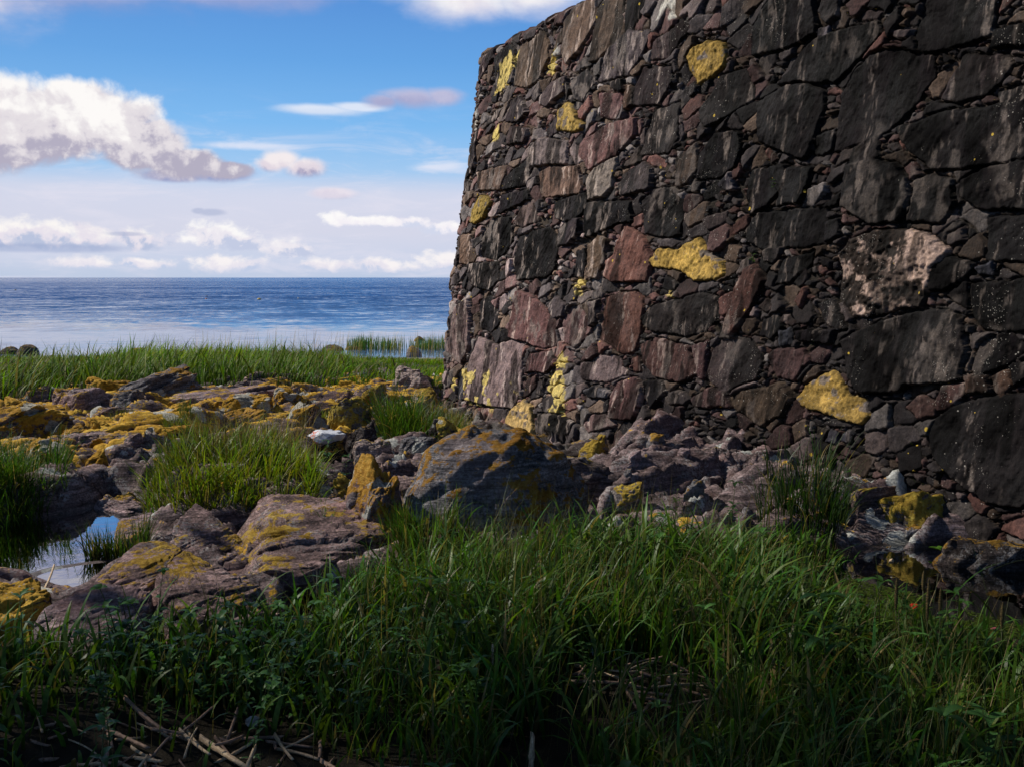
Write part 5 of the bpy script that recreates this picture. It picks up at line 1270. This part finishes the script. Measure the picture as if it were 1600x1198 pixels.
p = at(1480, 852); crumple('plastic_scrap', 'small bright red scrap on the bank behind the pond', 'litter', p + [0, 0, .03], .05, .035, .04, plastic('bright red plastic', (.6, .012, .015), .4), 908)
p = gp(1556, 984, POOL_Z); crumple('plastic_scrap', 'dark red and white curled scrap at the right edge of the duckweed', 'litter', (p[0], p[1], POOL_Z), .06, .025, .025, plastic('pink white scrap', (.40, .10, .12), .4), 909)
p = at(1508, 1085); crumple('plastic_scrap', 'pale blue scrap hidden in the dark grass at lower right', 'litter', p + [0, 0, .03], .035, .03, .03, plastic('blue plastic', (.16, .24, .40), .4), 910)
p = gp(1505, 1012, POOL_Z); crumple('wood_chip', 'tan chip lying on the duckweed', 'litter', (p[0], p[1], POOL_Z), .05, .03, .02, plastic('tan chip', (.42, .28, .18), .8), 911)
p = at(1566, 848); crumple('round_pebble', 'round pinkish pebble on the ledge behind the pond', 'pebble', (p[0], p[1] - .02, p[2] + .04), .075, .07, .085, MR['pale'], 912)
p = at(60, 1190); crumple('white_stone', 'whitish stone in the bottom left corner', 'stone', p, .08, .06, .05, MR['pale'], 913)
p = gp(1392, 893, POOL_Z); crumple('round_pebble', 'tan round snail-like pebble beside a seed spike', 'pebble', (p[0], p[1], POOL_Z + .05), .03, .03, .035, plastic('tan shell', (.50, .36, .22), .6), 914)
# ------------------------------------------------------------------ buoys far out on the water
def buoy(px, py, c, label, w):
    p = gp(px, py, SEA_Z); T = thing('net_buoy', label, 'buoy', (p[0], p[1], SEA_Z))
    m = plastic('buoy ' + label[:12], c, .5); V, F = ICO[3]
    link('float', mesh_np('float', V * np.array([w, w * .7, w * .55]) + np.array([0, 0, w * .2]), F, m), T)
    V, F = tube_np([(0, 0, 0), (0, 0, w * 1.1)], [w * .12, w * .08], 6); link('rod', mesh_np('rod', V, F, MS[1]), T)
buoy(322, 467.5, (.65, .20, .05), 'orange net buoy on the sea, leftmost of the bright ones', .13)
buoy(405, 468.3, (.65, .42, .06), 'yellow net buoy on the sea between the orange and the white one', .24)
buoy(466, 466.5, (.75, .66, .40), 'cream white net buoy on the sea nearest the wall', .12)
buoy(323, 463.5, (.03, .05, .07), 'dark net buoy just behind the orange one', .15)
buoy(24, 454, (.03, .04, .05), 'dark net buoy far out at the left photo edge', .25)
# ------------------------------------------------------------------ trees made up and added out of view on the left, to shade the foreground
M_BARK = NT('bark'); _P = M_BARK.pos(); _n = M_BARK.noise(M_BARK.mapping(_P, sc=(1, 1, .2)), 14, 5, .65)
M_BARK = M_BARK.out(M_BARK.principled(M_BARK.ramp(_n, [(.3, (.03, .022, .016)), (.7, (.11, .085, .06))]), .9, .2, M_BARK.bump(_n, .8, .03)))
def tree_parts(seed, H, cr, cb, nleaf, leaf=.13):
    R = np.random.RandomState(seed); parts = []
    pts = np.array([(0, 0, -.3), (.1, .05, H * .25), (.05, .2, H * .5), (.2, .1, H * .9)]); parts.append(tube_np(pts, [.30, .24, .18, .04], 10))
    cents = []
    for k in range(26):
        a = R.uniform(0, 6.28); z = R.uniform(cb, H * .97); rad = cr * math.sqrt(max(.05, 1 - ((z - (cb + H) / 2) / ((H - cb) / 2 + .3)) ** 2)) * R.uniform(.35, 1.0)
        e = np.array([math.cos(a) * rad, math.sin(a) * rad, z]); s0 = np.array([.1, .1, max(z - rad * .9, H * .18)])
        parts.append(tube_np([s0, (s0 + e) / 2 + [0, 0, -.1], e], [.07, .045, .012], 6)); cents.append(e)
    cents = np.array(cents); n = nleaf
    c = cents[R.randint(0, len(cents), n)] + R.normal(0, 1, (n, 3)) * np.array([.75, .75, .55])
    nrm = R.normal(size=(n, 3)); nrm /= np.linalg.norm(nrm, axis=1)[:, None]; a = np.cross(nrm, R.normal(size=(n, 3))); a /= np.linalg.norm(a, axis=1)[:, None]; b = np.cross(nrm, a)
    L = (leaf * R.uniform(.7, 1.3, n))[:, None]
    V = np.stack([c - a * L, c + b * L * .5, c + a * L, c - b * L * .5], 1).reshape(-1, 3); F = np.arange(n * 4).reshape(-1, 4)
    C = np.repeat(np.array([.035, .075, .015])[None] * R.uniform(.6, 1.5, n)[:, None], 4, 0)
    return join_np(parts), (V, F, C)
def tree(loc, H, cr, cb, label, seed, nleaf=16000, leaf=.13):
    (tv, tf), (lv, lf, lc) = tree_parts(seed, H, cr, cb, nleaf, leaf)
    T = thing('added_shade_tree', label, 'tree', loc)
    link('trunk', mesh_np('trunk', tv, tf, M_BARK), T); link('crown', mesh_np('crown', lv, lf, M_LEAF, {'Col': lc}), T)
TREES = []
tree((-9.6, 2.95, 0), 12.0, 2.4, .8, 'added unseen broad leafy tree left of the rocks, shading the foreground', 1002, 8800)
tree((-13.8, 3.95, 0), 15.0, 2.7, 1.4, 'added unseen tall leafy tree behind the broad one, for foreground shade', 1003, 8000)
tree((-11.6, 5.4, 0), 14.5, 1.8, 9.8, 'added unseen high-crowned tree left of the pool, for shade on the right', 1001, 2600)
tree((-8.8, -.9, 0), 12.0, 2.8, 1.0, 'added unseen leafy tree beside the viewer on the left, for foreground shade', 1004, 10000)
